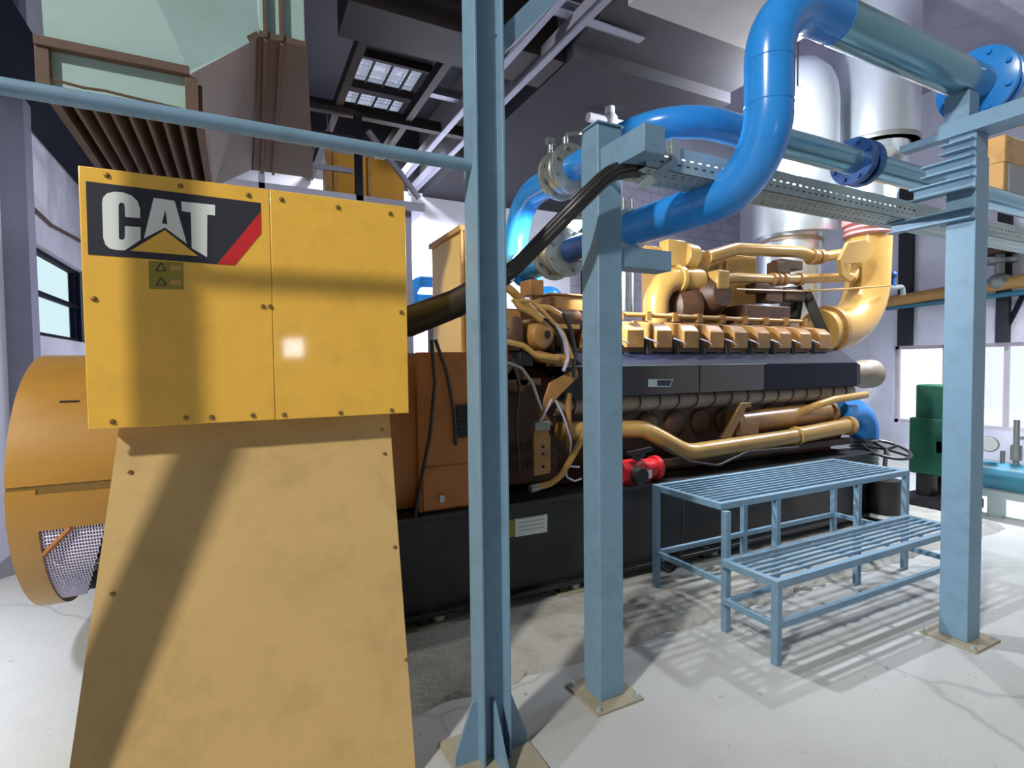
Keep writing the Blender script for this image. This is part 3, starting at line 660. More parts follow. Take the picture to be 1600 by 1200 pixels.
part(T, 'actuator_box', B().box(a_.x, b_.x, 3.60, 3.74, a_.z, b_.z), 'engpipe', .02)
part(T, 'support_leg', B().bar(at(1258, 455, 'y', 3.85), at(1288, 525, 'y', 3.7), .16, .1).bar(at(1240, 452, 'y', 3.95), at(1232, 500, 'y', 3.9), .2, .14), 'rubber', .01)
part(T, 'thin_line', B().tube([at(1150, 452, 'y', 3.7), at(1250, 455, 'y', 3.7), at(1330, 451, 'y', 3.6), at(1392, 446, 'y', 3.5)], .01, 8, .3), 'engpipe')
bx = B()
for (x_, y_, w_, h_) in ((1186, 452, .14, .1), (1200, 462, .12, .16), (1232, 462, .16, .12), (1228, 415, .16, .1), (1215, 420, .1, .12)):
    c_ = at(x_, y_, 'y', 3.8); bx.box(c_.x-w_, c_.x+w_, 3.72-.017*(w_+h_*2), 3.86, c_.z-h_/2, c_.z+h_/2)
part(T, 'small_fittings', bx, 'engold', .01)
# big exhaust elbow at the far end
Ye = 3.8
e0 = at(1300, 512, 'y', Ye); e1 = at(1356, 370, 'y', Ye)
xe = at(1357, 420, 'y', Ye).x; zl = at(1318, 512, 'y', Ye).z
part(T, 'exhaust_elbow', B().tube([(e0.x-.25, Ye, zl-.05), (xe-.05, Ye, zl+.03), (xe, Ye, e1.z)], .235, 28, .62, 10), 'engpipe')
part(T, 'elbow_flange', B().lathe([(.27, -.03), (.27, .03)], (e0.x-.1, Ye, zl-.03), (1, 0, .1), 28), 'eng')
part(T, 'clamp_plate', B().prism(xz([(1326, 378), (1352, 374), (1366, 384), (1366, 398), (1352, 410), (1318, 412), (1324, 425), (1336, 432), (1330, 440), (1316, 430), (1313, 405)], Ye-.3), 'y', Ye-.3, Ye-.26), 'engpipe', .004)
et = e1.z
pk = B().lathe([(.25, 0), (.27, .02), (.25, .05), (.27, .08), (.25, .11), (.28, .14), (.28, .22), (.25, .24)], (xe, Ye, et), (0, 0, 1), 28)
part(T, 'bellows', pk, 'pink', label='pink expansion bellows on top of the exhaust elbow')
# cylinder far bank hint
for k in range(10):
    xr_ = 2.535+k*.2925
    part(T, 'far_cylinder_cover', B().prism([(4.73, 1.72), (4.73, 1.86), (4.67, 1.915), (4.42, 1.96), (4.42, 1.72)], 'x', xr_-.17, xr_), 'eng')

# red shut-off block low on the engine
T = thing('red_valve', 'red painted valve block with a white tag low on the engine', 'valve', (2.62, 3.0, .726))
ra = at(972, 732, 'y', 3.0); rb_ = at(1027, 708, 'y', 3.0)
part(T, 'valve_body', B().cyl((2.42, 3.08, .82), (2.62, 3.08, .82), .085, 18).cyl((2.62, 3.08, .82), (2.76, 3.08, .82), .075, 18).cyl((2.74, 3.08, .82), (2.78, 3.08, .82), .09, 18).box(2.45, 2.7, 3.05, 3.11, .726, .78), 'red')
part(T, 'actuator', B().cyl((2.52, 3.05, .81), (2.52, 2.94, .8), .06, 16), 'rubber')
part(T, 'tag', B().box(2.60, 2.65, 2.985, 2.99, .77, .83), 'white', label='small white tag')
part(T, 'hand_lever', B().bar((2.55, 3.06, .9), (2.6, 3.02, .96), .04, .05).bar((2.47, 3.04, .95), (2.66, 3.0, .98), .03, .03), 'rubber')
single('hose', B().tube([(2.66, 2.96, .7), (2.66, 2.94, .5), (2.64, 2.93, .3), (2.68, 2.92, .13), (2.76, 2.92, .075), (2.84, 2.92, .13), (2.9, 2.93, .4), (2.93, 2.98, .66)], .012, 8, .06), 'rubber', 'thin black hose hanging in a loop below the red valve', 'hose')

# ================================================================== CONTROL CABINET
T = thing('control_cabinet', 'pale yellow control cabinet standing above the generator coupling', 'cabinet', (1.7, 3.95, 1.64))
part(T, 'cabinet_body', B().box(1.45, 1.74, 3.62, 4.28, 1.64, 2.56), 'cabinet', .006)
part(T, 'cabinet_top', B().box(1.43, 1.76, 3.6, 4.3, 2.56, 2.6), 'ochre', .004)
part(T, 'corner_trim', B().box(1.44, 1.46, 3.605, 3.625, 1.66, 2.56).box(1.47, 1.485, 3.605, 3.625, 1.66, 2.56), 'ochre')
part(T, 'front_door', B().box(1.5, 1.73, 3.605, 3.62, 1.7, 2.54), 'orange', .004)
# ================================================================== COLUMNS, RAIL
def hbeam(b, x, y, z0, z1, d=.125, w=.12, t=.011):
    b.box(x-d/2, x-d/2+t, y-w/2, y+w/2, z0, z1).box(x+d/2-t, x+d/2, y-w/2, y+w/2, z0, z1).box(x-d/2+t, x+d/2-t, y-t/2, y+t/2, z0, z1)
    return b
def ipost(x, y, label, gus=True, brace=True, d=.125, w=.12):
    t = thing('steel_column', label, 'column', (x, y, 0), 'steel columns of the pipe rack')
    part(t, 'shaft', hbeam(B(), x, y, .012, 4.5, d, w), 'steel', .002)
    bp = .17 if gus else .1; part(t, 'base_plate', B().box(x-bp, x+bp, y-bp, y+bp, 0, .012), 'tan', .002)
    if gus:
        h = .25
        part(t, 'gusset', B().prism([(x-.0625, .012), (x-.16, .012), (x-.16, .05), (x-.085, h), (x-.0625, h)], 'y', y-.006, y+.006), 'steel')
        part(t, 'gusset', B().prism([(x+.0625, .012), (x+.16, .012), (x+.16, .05), (x+.085, h), (x+.0625, h)], 'y', y-.006, y+.006), 'steel')
        part(t, 'gusset', B().prism([(y-.006, .012), (y-.15, .012), (y-.15, .04), (y-.03, h), (y-.006, h)], 'x', x-.006, x+.006), 'steel')
    if brace:
        part(t, 'knee_brace', B().bar(at(780, 70, 'y', y), at(862, -12, 'y', y), .05, .07), 'steel')
    return t
ipost(.885, 1.955, 'slim H-section column beside the terminal box, carrying the green handrail')
ipost(-.682, 1.955, 'H-section column at the far left end of the green handrail', gus=False, brace=False, d=.09, w=.085)
single('handrail', B().cyl((-.637, 1.955, 2.373), (.822, 1.955, 2.373), .024, 20), 'steel', 'round blue-green handrail crossing above the terminal box', 'rail', origin=(0, 1.955, 2.373))

def boxcol(x, y, w, z1, label, plate=.13):
    t = thing('steel_column', label, 'column', (x, y, 0), 'steel columns of the pipe rack')
    part(t, 'shaft', B().box(x-w/2, x+w/2, y-w/2, y+w/2, .012, z1), 'steel', .004)
    part(t, 'base_plate', B().box(x-plate, x+plate, y-plate, y+plate, 0, .012), 'tan', .002)
    bolts(t, [(x+sx_*plate*.82, y+sy_*plate*.82, .012) for sx_ in (-1, 1) for sy_ in (-1, 1)], (0, 0, 1), .011, .018, 'galv')
    return t
P2 = boxcol(1.545, 2.085, .135, 2.69, 'square blue-grey box column in the middle, with a black cable across its top', .135)
part(P2, 'tray_arm', B().box(1.49, 1.6, 1.72, 2.017, 2.46, 2.575), 'steel', .003)
part(P2, 'top_plate', B().box(1.47, 1.62, 2.01, 2.16, 2.69, 2.698), 'steel')
part(P2, 'pipe_bracket', B().box(1.613, 1.93, 2.03, 2.14, 2.055, 2.15), 'steel', .003)
part(P2, 'pipe_bracket', B().prism([(1.7, 2.03), (1.93, 2.03), (1.9, 2.08), (1.82, 2.12)], 'z', 2.15, 2.152), 'steel')
P3 = boxcol(3.675, 1.555, .14, 2.72, 'square blue-grey box column on the right, standing in front of the stepped platform', .14)
for za, zb_, l_ in ((2.37, 2.432, .42), (2.53, 2.60, .30), (2.645, 2.71, .24), (2.745, 2.80, .15)):
    c_ = B(); y0_, y1_ = 1.485, 1.485+l_
    c_.box(3.54, 3.604, y0_, y1_, za, za+.008).box(3.54, 3.604, y0_, y1_, zb_-.008, zb_).box(3.594, 3.604, y0_, y1_, za+.008, zb_-.008)
    part(P3, 'support_arm', c_, 'steel')
part(P3, 'head_beam', B().box(3.585, 3.765, 1.15, 1.66, 2.845, 2.93).box(3.62, 3.70, 1.66, 1.88, 2.86, 2.90), 'steel', .002)
part(P3, 'head_block', B().box(3.61, 3.74, 1.49, 1.62, 2.72, 2.845), 'steel', .003)
part(P3, 'pipe_saddle', B().box(3.62, 3.73, 1.53, 1.65, 2.93, 3.088), 'steel', .003)

# ================================================================== CABLE TRAY
T = thing('cable_tray', 'long perforated pale grey cable tray running above the engine side', 'cable tray', (3.6, 1.85, 2.42))
x0, x1 = 1.57, 7.2; yt0, yt1 = 1.80, 1.98; z0, z1 = 2.435, 2.545
def perf(b, fn, u0, u1, rows, vmax, pitch=.05, sl=.024, sh=.009):
    """perforated sheet: strips between slot rows"""
    edges = [0]
    for r_ in rows: edges += [r_-sh/2, r_+sh/2]
    edges.append(vmax)
    for k in range(0, len(edges), 2): b.hexa(fn(u0, u1, edges[k], edges[k+1]))
    for i, r_ in enumerate(rows):
        n = int((u1-u0)/pitch); off = (pitch/2)*(i % 2)
        for k in range(n+1):
            a = u0+k*pitch+off-.0001; c = min(u1, a+pitch-sl)
            if c > a: b.hexa(fn(a, c, r_-sh/2, r_+sh/2))
t_ = .0025
def side(y): return lambda a, c, v0, v1: [(a, y, z0+v0), (c, y, z0+v0), (c, y+t_, z0+v0), (a, y+t_, z0+v0), (a, y, z0+v1), (c, y, z0+v1), (c, y+t_, z0+v1), (a, y+t_, z0+v1)]
bot = lambda a, c, v0, v1: [(a, yt0+v0, z0), (c, yt0+v0, z0), (c, yt0+v1, z0), (a, yt0+v1, z0), (a, yt0+v0, z0+t_), (c, yt0+v0, z0+t_), (c, yt0+v1, z0+t_), (a, yt0+v1, z0+t_)]
b = B(); perf(b, side(yt0), x0, x1, (.035, .062), z1-z0); part(T, 'side_flange', b, 'galv', smooth=0)
b = B(); perf(b, side(yt1), x0, x1, (.035, .062), z1-z0); part(T, 'side_flange', b, 'galv', smooth=0)
b = B(); perf(b, bot, x0, x1, (.03, .06, .12, .15), yt1-yt0); part(T, 'tray_floor', b, 'galv', smooth=0)
part(T, 'hanger_strap', B().prism(xz([(1049, 215), (1062, 222), (1062, 255), (1008, 296), (996, 294), (1002, 283), (1049, 250)], 1.79), 'y', 1.785, 1.793), 'galv')
# cables
for i, (oy, oz) in enumerate(((0, .021), (-.02, .004), (.02, .004), (-.012, -.019), (.012, -.019))):
    pts = [(.62, 2.75+oy, 1.80+oz), (.75, 2.72+oy, 1.82+oz), (.95, 2.45+oy, 1.90+oz), (1.12, 2.17+oy, 2.03+oz), (1.30, 1.94+oy, 2.272+oz), (1.47, 1.905+oy, 2.44+oz), (1.68, 1.89+oy*1.6, 2.478+oz*.8), (2.2, 1.89+oy*1.9, 2.466+(.006 if i % 2 else .03)), (7.1, 1.89+oy*1.9, 2.462+(.0 if i % 2 else .03))]
    single('power_cable', B().tube(pts, .0195, 12, .25), 'rubber', 'thick black power cable of the bundle rising from terminal box into the tray', 'cable', 'black power cables', origin=(.62, 2.75, 1.8))
single('cable_sleeve', B().tube([(.66, 2.745, 1.80), (.78, 2.69, 1.825), (.95, 2.45, 1.90), (1.10, 2.19, 2.02)], [.062, .078, .068, .05], 14), 'rubber', 'loose black sleeve wrapped round the cables behind the slim column', 'sleeve')

# ================================================================== BLUE PIPES
XP = 2.065
T = thing('water_pipe', 'big blue pipe sweeping up from the box column and away along the ceiling', 'pipe', (XP, 1.59, 2.28))
part(T, 'pipe_bend', B().tube([(XP, 2.5, 2.38), (XP, 1.59, 2.38), (XP, 1.59, 3.185), (2.52, 1.59, 3.185)], .1, 32, .3, 14), 'pipe')
part(T, 'pipe_run', B().cyl((2.52, 1.59, 3.185), (6.2, 1.59, 3.185), .1, 32), 'silver', label='straight pipe run with light haze painted into its blue')
for c_, a_ in (((2.52, 1.59, 3.185), (1, 0, 0)), ((XP, 1.59, 2.70), (0, 0, 1)), ((XP, 1.59, 2.88), (0, 0, 1)), ((XP, 1.95, 2.38), (0, 1, 0))): part(T, 'weld_ring', B().ring(c_, a_, .0995, .003, 32, 6), 'pipe')
b = B(); flange(b, (3.84, 1.59, 3.185), (1, 0, 0), .2, .03, br=.014); part(T, 'pipe_flange', b, 'pipe')
b = B(); flange(b, (3.90, 1.59, 3.185), (1, 0, 0), .2, .03, br=.014); part(T, 'pipe_flange', b, 'pipe')
b = B().cyl((XP, 2.5, 2.38), (XP, 3.14, 2.38), .085, 24); part(T, 'inlet_pipe', b, 'bluedk')
b = B(); flange(b, (XP, 2.5, 2.38), (0, 1, 0), .125, .02, br=.008); part(T, 'pipe_flange', b, 'galv')
b = B().cyl((XP, 3.4, 2.38), (XP, 3.78, 2.36), .1, 24); flange(b, (XP, 3.78, 2.36), (0, 1, 0), .15, .03); part(T, 'inlet_pipe', b, 'pipe')
T = thing('water_pipe', 'smaller blue pipe curving behind the riser to a dark blue flange', 'pipe', (XP, 2.2, 2.84))
part(T, 'pipe_bend', B().tube([(XP, 3.1, 2.93), (XP, 2.2, 2.93), (2.62, 2.2, 2.93)], .085, 28, .36, 14), 'pipe')
part(T, 'pipe_run', B().cyl((2.62, 2.2, 2.93), (6.6, 2.2, 2.93), .085, 28), 'silver', label='straight pipe run with light haze painted into its blue')
b = B(); flange(b, (3.70, 2.2, 2.93), (1, 0, 0), .15, .05, br=.014); flange(b, (3.79, 2.2, 2.93), (1, 0, 0), .15, .05, br=.014); part(T, 'pipe_flange', b, 'bluedk')
part(T, 'end_elbow', B().tube([(XP, 3.3, 2.93), (XP, 3.92, 2.93), (XP, 3.98, 2.3)], .1, 28, .38, 12), 'pipe')
for c_, a_ in (((2.62, 2.2, 2.93), (1, 0, 0)), ((XP, 2.55, 2.93), (0, 1, 0))): part(T, 'weld_ring', B().ring(c_, a_, .0845, .003, 28, 6), 'pipe')
part(T, 'vent_fitting', B().cyl((XP, 3.4, 3.03), (XP, 3.4, 3.12), .012, 10).ball((XP, 3.4, 3.14), .022).cyl((XP, 3.4, 3.14), (XP, 3.4, 3.2), .016, 10).box(XP-.03, XP+.03, 3.38, 3.42, 3.2, 3.24), 'cast')

def valve(y, z, label, r=.17):
    t = thing('butterfly_valve', label, 'valve', (XP, y, z-r), 'flanged pipe valves')
    b = B(); flange(b, (XP, y+.085, z), (0, 1, 0), r, .028, br=.012); part(t, 'valve_flange', b, 'cast')
    b = B(); flange(b, (XP, y-.085, z), (0, 1, 0), r, .028, br=.012); part(t, 'valve_flange', b, 'cast')
    part(t, 'valve_body', B().lathe([(.12, -.075), (.125, -.04), (.15, -.02), (.15, .02), (.125, .04), (.12, .075)], (XP, y, z), (0, 1, 0), 28), 'cast')
    part(t, 'valve_stem', B().cyl((XP, y, z+.1), (XP, y, z+.24), .02, 12), 'cast')
    part(t, 'hand_lever', B().tube([(XP, y, z+.23), (XP+.02, y, z+.27), (XP+.22, y-.04, z+.3)], .012, 10, .02), 'cast')
valve(3.2, 2.93, 'grey flanged valve on the upper pipe, left of the box column')
valve(3.28, 2.38, 'grey flanged valve on the lower pipe, left of the box column')

# vertical conduits behind the box column
for i in range(2):
    c_ = at(975+i*13, 340, 'y', 3.3)
    single('conduit', B().cyl((c_.x, 3.3, 2.0), (c_.x, 3.3, 2.86), .02, 10), 'cast', 'grey vertical conduit behind the box column, %s of the two' % ('left' if i == 0 else 'right'), 'conduit', origin=(c_.x, 3.3, 2.0))

# ================================================================== STEPPED PLATFORM
T = thing('step_platform', 'blue-grey steel two-step platform with open bar treads', 'platform', (3.4, 2.3, 0))
def tread(name, x0, x1, y0, y1, z, nb, h=.04):
    f = B().box(x0, x1, y0, y0+.04, z-h, z).box(x0, x1, y1-.04, y1, z-h, z).box(x0, x0+.04, y0+.04, y1-.04, z-h, z).box(x1-.04, x1, y0+.04, y1-.04, z-h, z)
    part(T, name+'_frame', f, 'steel', .003)
    g = B()
    for k in range(nb):
        y = y0+.04+(y1-y0-.08)*(k+1)/(nb+1); g.box(x0+.04, x1-.04, y-.008, y+.008, z-.016, z-.002)
    for k in range(1, 5):
        x = x0+(x1-x0)*k/5; g.box(x-.012, x+.012, y0+.04, y1-.04, z-.03, z-.017)
    part(T, name+'_bars', g, 'steel')
tread('lower_tread', 2.48, 4.42, 1.84, 2.215, .452, 5)
tread('upper_tread', 2.53, 4.55, 2.255, 2.85, .763, 9)
def leg(x, y, z): part(T, 'leg', B().box(x, x+.04, y, y+.04, 0, z), 'steel', .003)
for x in (2.48, 4.38): leg(x, 1.84, .412)
for x in (2.53, 3.03, 3.9, 4.51): leg(x, 2.215 if x < 3 else 2.256, .723)
for x in (2.53, 3.4, 4.51):
    part(T, 'leg', B().box(x, x+.04, 2.81, 2.85, .05, .723), 'steel', .003)
br = lambda *a: part(T, 'brace', B().box(*a), 'steel', .003)
br(2.52, 4.38, 1.845, 1.875, .19, .225); br(2.485, 2.515, 1.88, 2.215, .19, .225); br(4.385, 4.415, 1.88, 2.256, .19, .225)
br(2.535, 2.565, 2.256, 2.81, .27, .305); br(4.515, 4.545, 2.296, 2.81, .27, .305); br(2.57, 4.51, 2.815, 2.845, .27, .305); br(2.52, 4.38, 2.18, 2.21, .19, .22)

# ================================================================== LOUVRED HOOD ABOVE THE GENERATOR
T = thing('air_hood', 'pale green air duct hood with brown louvres hanging above the terminal box', 'duct', (-.2, 3.6, 2.8))
Yh = 3.0; Yb = 4.45
def hp(px, py, y=Yh): return at(px, py, 'y', y)
def q2(px, py): a = hp(px, py); return (a.x, a.z)
A0 = q2(72, 62); A1 = q2(297, 116); A2 = q2(240, -8); A3 = q2(66, -40); A4 = q2(405, 50); A5 = q2(405, -60); A6 = q2(240, -60)
zt_ = 3.75
part(T, 'hopper_face', B().prism([A0, A1, (A1[0]+(A2[0]-A1[0])/(A2[1]-A1[1])*(zt_-A1[1]), zt_), (A0[0]-.02, zt_)], 'y', Yh-.03, Yh), 'hood')
b = B(); 
fold = V((A2[0]-A1[0], A2[1]-A1[1])).normalized()
def yo(p): return .22*abs((p[0]-A1[0])*fold[1]-(p[1]-A1[1])*fold[0])
A2t = (A1[0]+fold[0]*(zt_-A1[1])/fold[1], zt_)
pf = [A1, A4, (A4[0], zt_), A2t]
b.hexa([(p[0], Yh-.03+yo(p), p[1]) for p in pf]+[(p[0], Yh+yo(p), p[1]) for p in pf])
part(T, 'hopper_face', b, 'hood')
part(T, 'slope_panel', B().hexa([(A1[0], Yh, A1[1]), (A4[0], Yh+.05, A4[1]), (A4[0]-.01, Yb, 3.06), (A1[0]+.05, Yb, 2.9), (A1[0]-.01, Yh, A1[1]+.03), (A4[0]-.01, Yh+.05, A4[1]+.03), (A4[0]-.02, Yb, 3.1), (A1[0]+.04, Yb, 2.94)]), 'hoodunder', label='sloping underside browned by painted shade and stains')
part(T, 'side_duct', B().box(A4[0], .36, Yh+.06, Yb, 3.3, zt_+.4), 'hood', .004)
part(T, 'duct_underside', B().hexa([(A4[0], Yh+.04, 3.27), (.365, Yh+.04, 3.27), (.56, Yb, 3.06), (A4[0], Yb, 3.06), (A4[0], Yh+.04, 3.3), (.365, Yh+.04, 3.3), (.56, Yb, 3.1), (A4[0], Yb, 3.1)]), 'hoodunder', label='flat underside browned by painted shade and stains')
b = B()
for x in (.16, .235): b.hexa([(x, Yh+.04, 3.25), (x+.018, Yh+.04, 3.25), (x+.05, Yb, 3.04), (x+.03, Yb, 3.04), (x, Yh+.04, 3.275), (x+.018, Yh+.04, 3.275), (x+.05, Yb, 3.065), (x+.03, Yb, 3.065)]).box(x, x+.018, Yh+.03, Yh+.06, 3.27, zt_)
part(T, 'seam_strip', b, 'rust')
fb = 2.80
part(T, 'louvre_frame', B().box(A0[0]-.03, A1[0], Yh-.06, Yh, A1[1]-.03, A1[1]+.01).box(A0[0]-.03, A0[0]+.02, Yh-.05, Yh, fb, A1[1]-.03).box(A1[0]-.02, A1[0]+.03, Yh-.05, Yh, fb, A1[1]-.03).box(A0[0]-.03, A0[0]+.01, Yh, Yb, fb, 2.97).box(A1[0]+.01, A1[0]+.05, Yh, Yb, fb, 2.95).box(A0[0]-.03, A1[0]+.05, Yb-.03, Yb, fb, 2.95), 'rust', .003)
part(T, 'infill_panel', B().box(A0[0], A1[0], Yh-.02, Yh, fb+.01, A1[1]-.02), 'hood')
for k in range(7):
    x = A0[0]+.08+k*(A1[0]-A0[0]-.12)/6
    part(T, 'louvre_blade', B().bar((x, Yh, 2.85), (x, Yb-.03, 2.85), .012, .12, (0.25, 0, 1)), 'rust')
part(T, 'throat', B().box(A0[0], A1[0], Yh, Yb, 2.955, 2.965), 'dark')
part(T, 'frayed_wire', B().tube([hp(85, 125, Yh-.08), hp(130, 137, Yh-.08), hp(165, 142, Yh-.08), hp(205, 152, Yh-.08), hp(240, 160, Yh-.08), hp(282, 170, Yh-.08)], .006, 6), 'rust')

# ================================================================== RAISED PLATFORM AT THE BACK
T = thing('raised_platform', 'pale blue raised steel platform with handrails high behind the terminal box', 'platform', (1.0, 6.3, 3.3))
Yf = 6.0
g0 = at(400, 285, 'y', Yf); g1 = at(664, 338, 'y', Yf)
part(T, 'deck', B().box(-.3, g1.x, Yf, 7.6, 3.36, 3.46), 'beamgrey', .004, label='pale deck edge')
def post(px0, px1, yt, yb, y=Yf, m='beamgrey'):
    a = at(px0, yt, 'y', y); c = at(px1, yb, 'y', y); part(T, 'post', B().box(a.x, c.x, y, y+(c.x-a.x), 3.40, a.z), m)
post(403, 414, 244, 290); post(554, 568, 178, 318, m='shield'); post(511, 518, 172, 300, 6.8); post(575, 580, 230, 318, 6.8)
part(T, 'handrail', B().bar(at(405, 246, 'y', Yf), at(552, 268, 'y', Yf), .04, .05), 'beamgrey')
part(T, 'handrail', B().bar(at(478, 206, 'y', Yf), at(556, 220, 'y', Yf), .04, .08), 'beambrown')
part(T, 'handrail', B().bar(at(478, 163, 'y', Yf), at(560, 178, 'y', Yf), .04, .05), 'beambrown')
part(T, 'brace', B().bar(at(575, 205, 'y', Yf), at(655, 310, 'y', Yf), .05, .05), 'beamgrey')
part(T, 'support_leg', B().box(1.75, 1.83, 6.1, 6.18, 0, 3.36), 'beamgrey')
part(T, 'support_leg', B().box(-.2, -.12, 6.1, 6.18, 0, 3.36), 'beamgrey')
part(T, 'support_leg', B().box(1.75, 1.83, 7.4, 7.48, 0, 3.36), 'beamgrey')
T = thing('crane_cab', 'orange-yellow steel cab on the raised platform', 'cab', (1.3, 6.8, 3.46))
c0 = at(519, 312, 'y', 6.6); c1 = at(632, 330, 'y', 6.6)
zt2 = at(525, 238, 'y', 6.6).z; zs = at(628, 268, 'y', 6.6).z
part(T, 'cab_body', B().prism([(c0.x, 3.46), (c1.x, 3.46), (c1.x, zs), (at(605, 240, 'y', 6.6).x, zt2), (c0.x, zt2)], 'y', 6.6, 7.3), 'orange', .005)
part(T, 'door_frame', B().box(c0.x-.06, c0.x, 6.58, 6.62, 3.46, zt2+.05).box(c0.x+.02, c0.x+.07, 6.585, 6.6, 3.5, zt2), 'ochre')
part(T, 'side_strip', B().box(c0.x+.42, c0.x+.46, 6.585, 6.6, 3.46, zt2), 'ochre')
# ================================================================== EXHAUST STACKS
def pcyl(b, px0, px1, d, z0, z1, n=36):
    """upright cylinder seen between columns px0 and px1, axis at distance d along the middle ray"""
    m = at((px0+px1)/2, 570, 'y', d); r_ = (at(px1, 570, 'y', d)-at(px0, 570, 'y', d)).length
    vd = V((m.x, m.y, 0)).normalized(); sd = V((vd.y, -vd.x, 0))
    r_ = abs((at(px1, 570, 'y', d)-at(px0, 570, 'y', d)).dot(sd))/2*.98
    return m.x, m.y, r_
x_, y_, r_ = pcyl(None, 1172, 1308, 4.6, 0, 4)
T = thing('exhaust_stack', 'silver clad round exhaust stack just right of the blue riser', 'exhaust stack', (x_, y_, 0))
part(T, 'upper_jacket', B().lathe([(r_, 3.2), (r_, 4.85), (r_*.96, 5.05), (r_*.84, 5.22), (r_*.6, 5.36), (r_*.3, 5.43), (.01, 5.45)], (x_, y_, 0), (0, 0, 1), 40), 'alu')
part(T, 'lower_jacket', B().cyl((x_-.08, y_, .0), (x_-.08, y_, 3.2), r_*.74, 36), 'alu')
part(T, 'jacket_band', B().lathe([(r_*.76, 0), (r_*.77, .02), (r_*.76, .05)], (x_-.08, y_, 3.1), (.05, 0, 1), 36), 'wrap')
x2, y2, r2 = pcyl(None, 1296, 1432, 4.2, 0, 4)
T = thing('exhaust_stack', 'silver clad round exhaust stack above the yellow exhaust elbow', 'exhaust stack', (x2, y2, 2.9))
zb2 = at(1365, 232, 'y', y2).z
part(T, 'upper_jacket', B().cyl((x2, y2, zb2), (x2, y2, 6.2), r2, 36), 'alu')
part(T, 'jacket_band', B().lathe([(r2*1.02, 0), (r2*1.03, .03), (r2*1.02, .06)], (x2, y2, zb2), (0, 0, 1), 36), 'cast')
part(T, 'outlet_duct', B().tube([(x2, y2, zb2+.02), (x2, y2, zb2-.3), (xe, Ye, et+.5), (xe, Ye, et+.22)], [r2*.8, r2*.72, .27, .25], 28), 'alu')

# hall lamps
def hall_lamp(p, r, label, top, arm=None, m='lamp'):
    t = thing('hall_lamp', label, 'lamp', p, 'hall lamps')
    p = V(p)
    part(t, 'bulb', B().ball(p, r), m)
    part(t, 'lamp_holder', B().cyl(p+V((0, 0, r*.9)), p+V((0, 0, r*2.6)), r*.5, 14), 'cast')
    if m == 'lamp': part(t, 'added_lamp_shade', B().lathe([(r*2.4, 0), (r*2.5, 0), (r*1.2, r*1.0), (r*.5, r*1.2), (r*.5, r*1.15), (r*1.15, r*.92)], p+V((0, 0, r*.25)), (0, 0, 1), 28), 'cast')  # dish added to keep the bulb's light off the ceiling
    part(t, 'arm' if arm else 'cord', B().cyl(p+V((0, 0, r*2.6)), arm or (p.x, p.y, top), .008, 8), 'rubber')
hall_lamp(at(1246, 160, 'y', 3.8), .06, 'glowing round lamp between the blue riser and the silver stack', 6.2, None, 'lamp_far')
lp_ = at(900, 352, 'y', 3.245)
hall_lamp(lp_, .04, 'glowing round lamp hung beside the grey valves behind the black cables', 0, (2.065, 3.2, 2.70))
# ================================================================== FAR RIGHT MACHINERY
T = thing('green_machine', 'dark green upright machine on the floor behind the right-hand column', 'machine', (7.1, 3.0, 0))
part(T, 'machine_body', B().box(6.72, 7.06, 2.9, 3.35, .34, .96), 'green', .015)
part(T, 'upper_housing', B().box(6.76, 7.05, 2.92, 3.31, .94, 1.33), 'green', .02)
for x_, y_ in ((6.73, 3.13), (6.73, 2.88), (6.94, 2.88), (6.94, 3.13)): part(T, 'base_leg', B().box(x_, x_+.15, y_, y_+.15, .1, .34), 'rubber', .01)
part(T, 'base_block', B().box(6.6, 7.15, 2.82, 3.4, 0, .1), 'slab', .01)
part(T, 'side_handle', B().box(6.72, 6.75, 3.0, 3.08, .6, .72).box(6.735, 6.75, 3.1, 3.24, .45, .5), 'cast')
# engine outlet: blue elbow and flexible hose, valve with hand wheel
T = thing('outlet_pipe', 'blue outlet elbow dropping into a ribbed hose at the engine end', 'pipe', (5.9, 3.2, .05))
o1 = at(1350, 690, 'y', 3.25)
part(T, 'elbow', B().tube([(5.25, 3.25, 1.09), (o1.x, 3.25, 1.09), (o1.x, 3.25, .82)], .13, 24, .22, 8), 'pipe')
rp = [(.135, -i*.02) if i % 2 else (.12, -i*.02) for i in range(19)]
part(T, 'ribbed_hose', B().lathe(rp, (o1.x, 3.25, .82), (0, 0, 1), 24), 'cast')
part(T, 'lower_flange', B().lathe([(.12, 0), (.19, .01), (.19, .04), (.12, .05)], (o1.x, 3.25, .42), (0, 0, 1), 24).lathe([(.12, 0), (.12, .37)], (o1.x, 3.25, .05), (0, 0, 1), 24), 'rubber')
T = thing('gate_valve', 'dark valve with a spoked hand wheel beside the green machine', 'valve', (6.15, 3.0, 0))
hw = at(1385, 702, 'y', 3.0)
b = B().ring((hw.x, 3.0, hw.z), (-.1, -.32, 1), .2, .015, 28, 8)
for k in range(5):
    a = 2*math.pi*k/5; b.bar((hw.x, 3.0, hw.z), (hw.x+.19*math.cos(a), 3.0+.19*math.sin(a), hw.z+.19*(.32*math.sin(a)+.1*math.cos(a))), .02, .02)
part(T, 'hand_wheel', b, 'rubber')
part(T, 'stem', B().cyl((hw.x, 3.0, hw.z), (hw.x, 3.02, .45), .02, 10), 'cast')
part(T, 'valve_body', B().lathe([(.1, 0), (.1, .2), (.16, .22), (.16, .34), (.07, .4), (.05, .5)], (hw.x, 3.02, 0), (0, 0, 1), 20), 'rubber')
T = thing('discharge_pipe', 'dark low pipe stub with a pale rim standing behind the platform', 'pipe', (5.6, 2.95, 0))
dp = at(1382, 770, 'y', 2.95)
part(T, 'pipe_stub', B().cyl((dp.x, 2.95, .14), (dp.x, 2.95, .46), .14, 24), 'rubber')
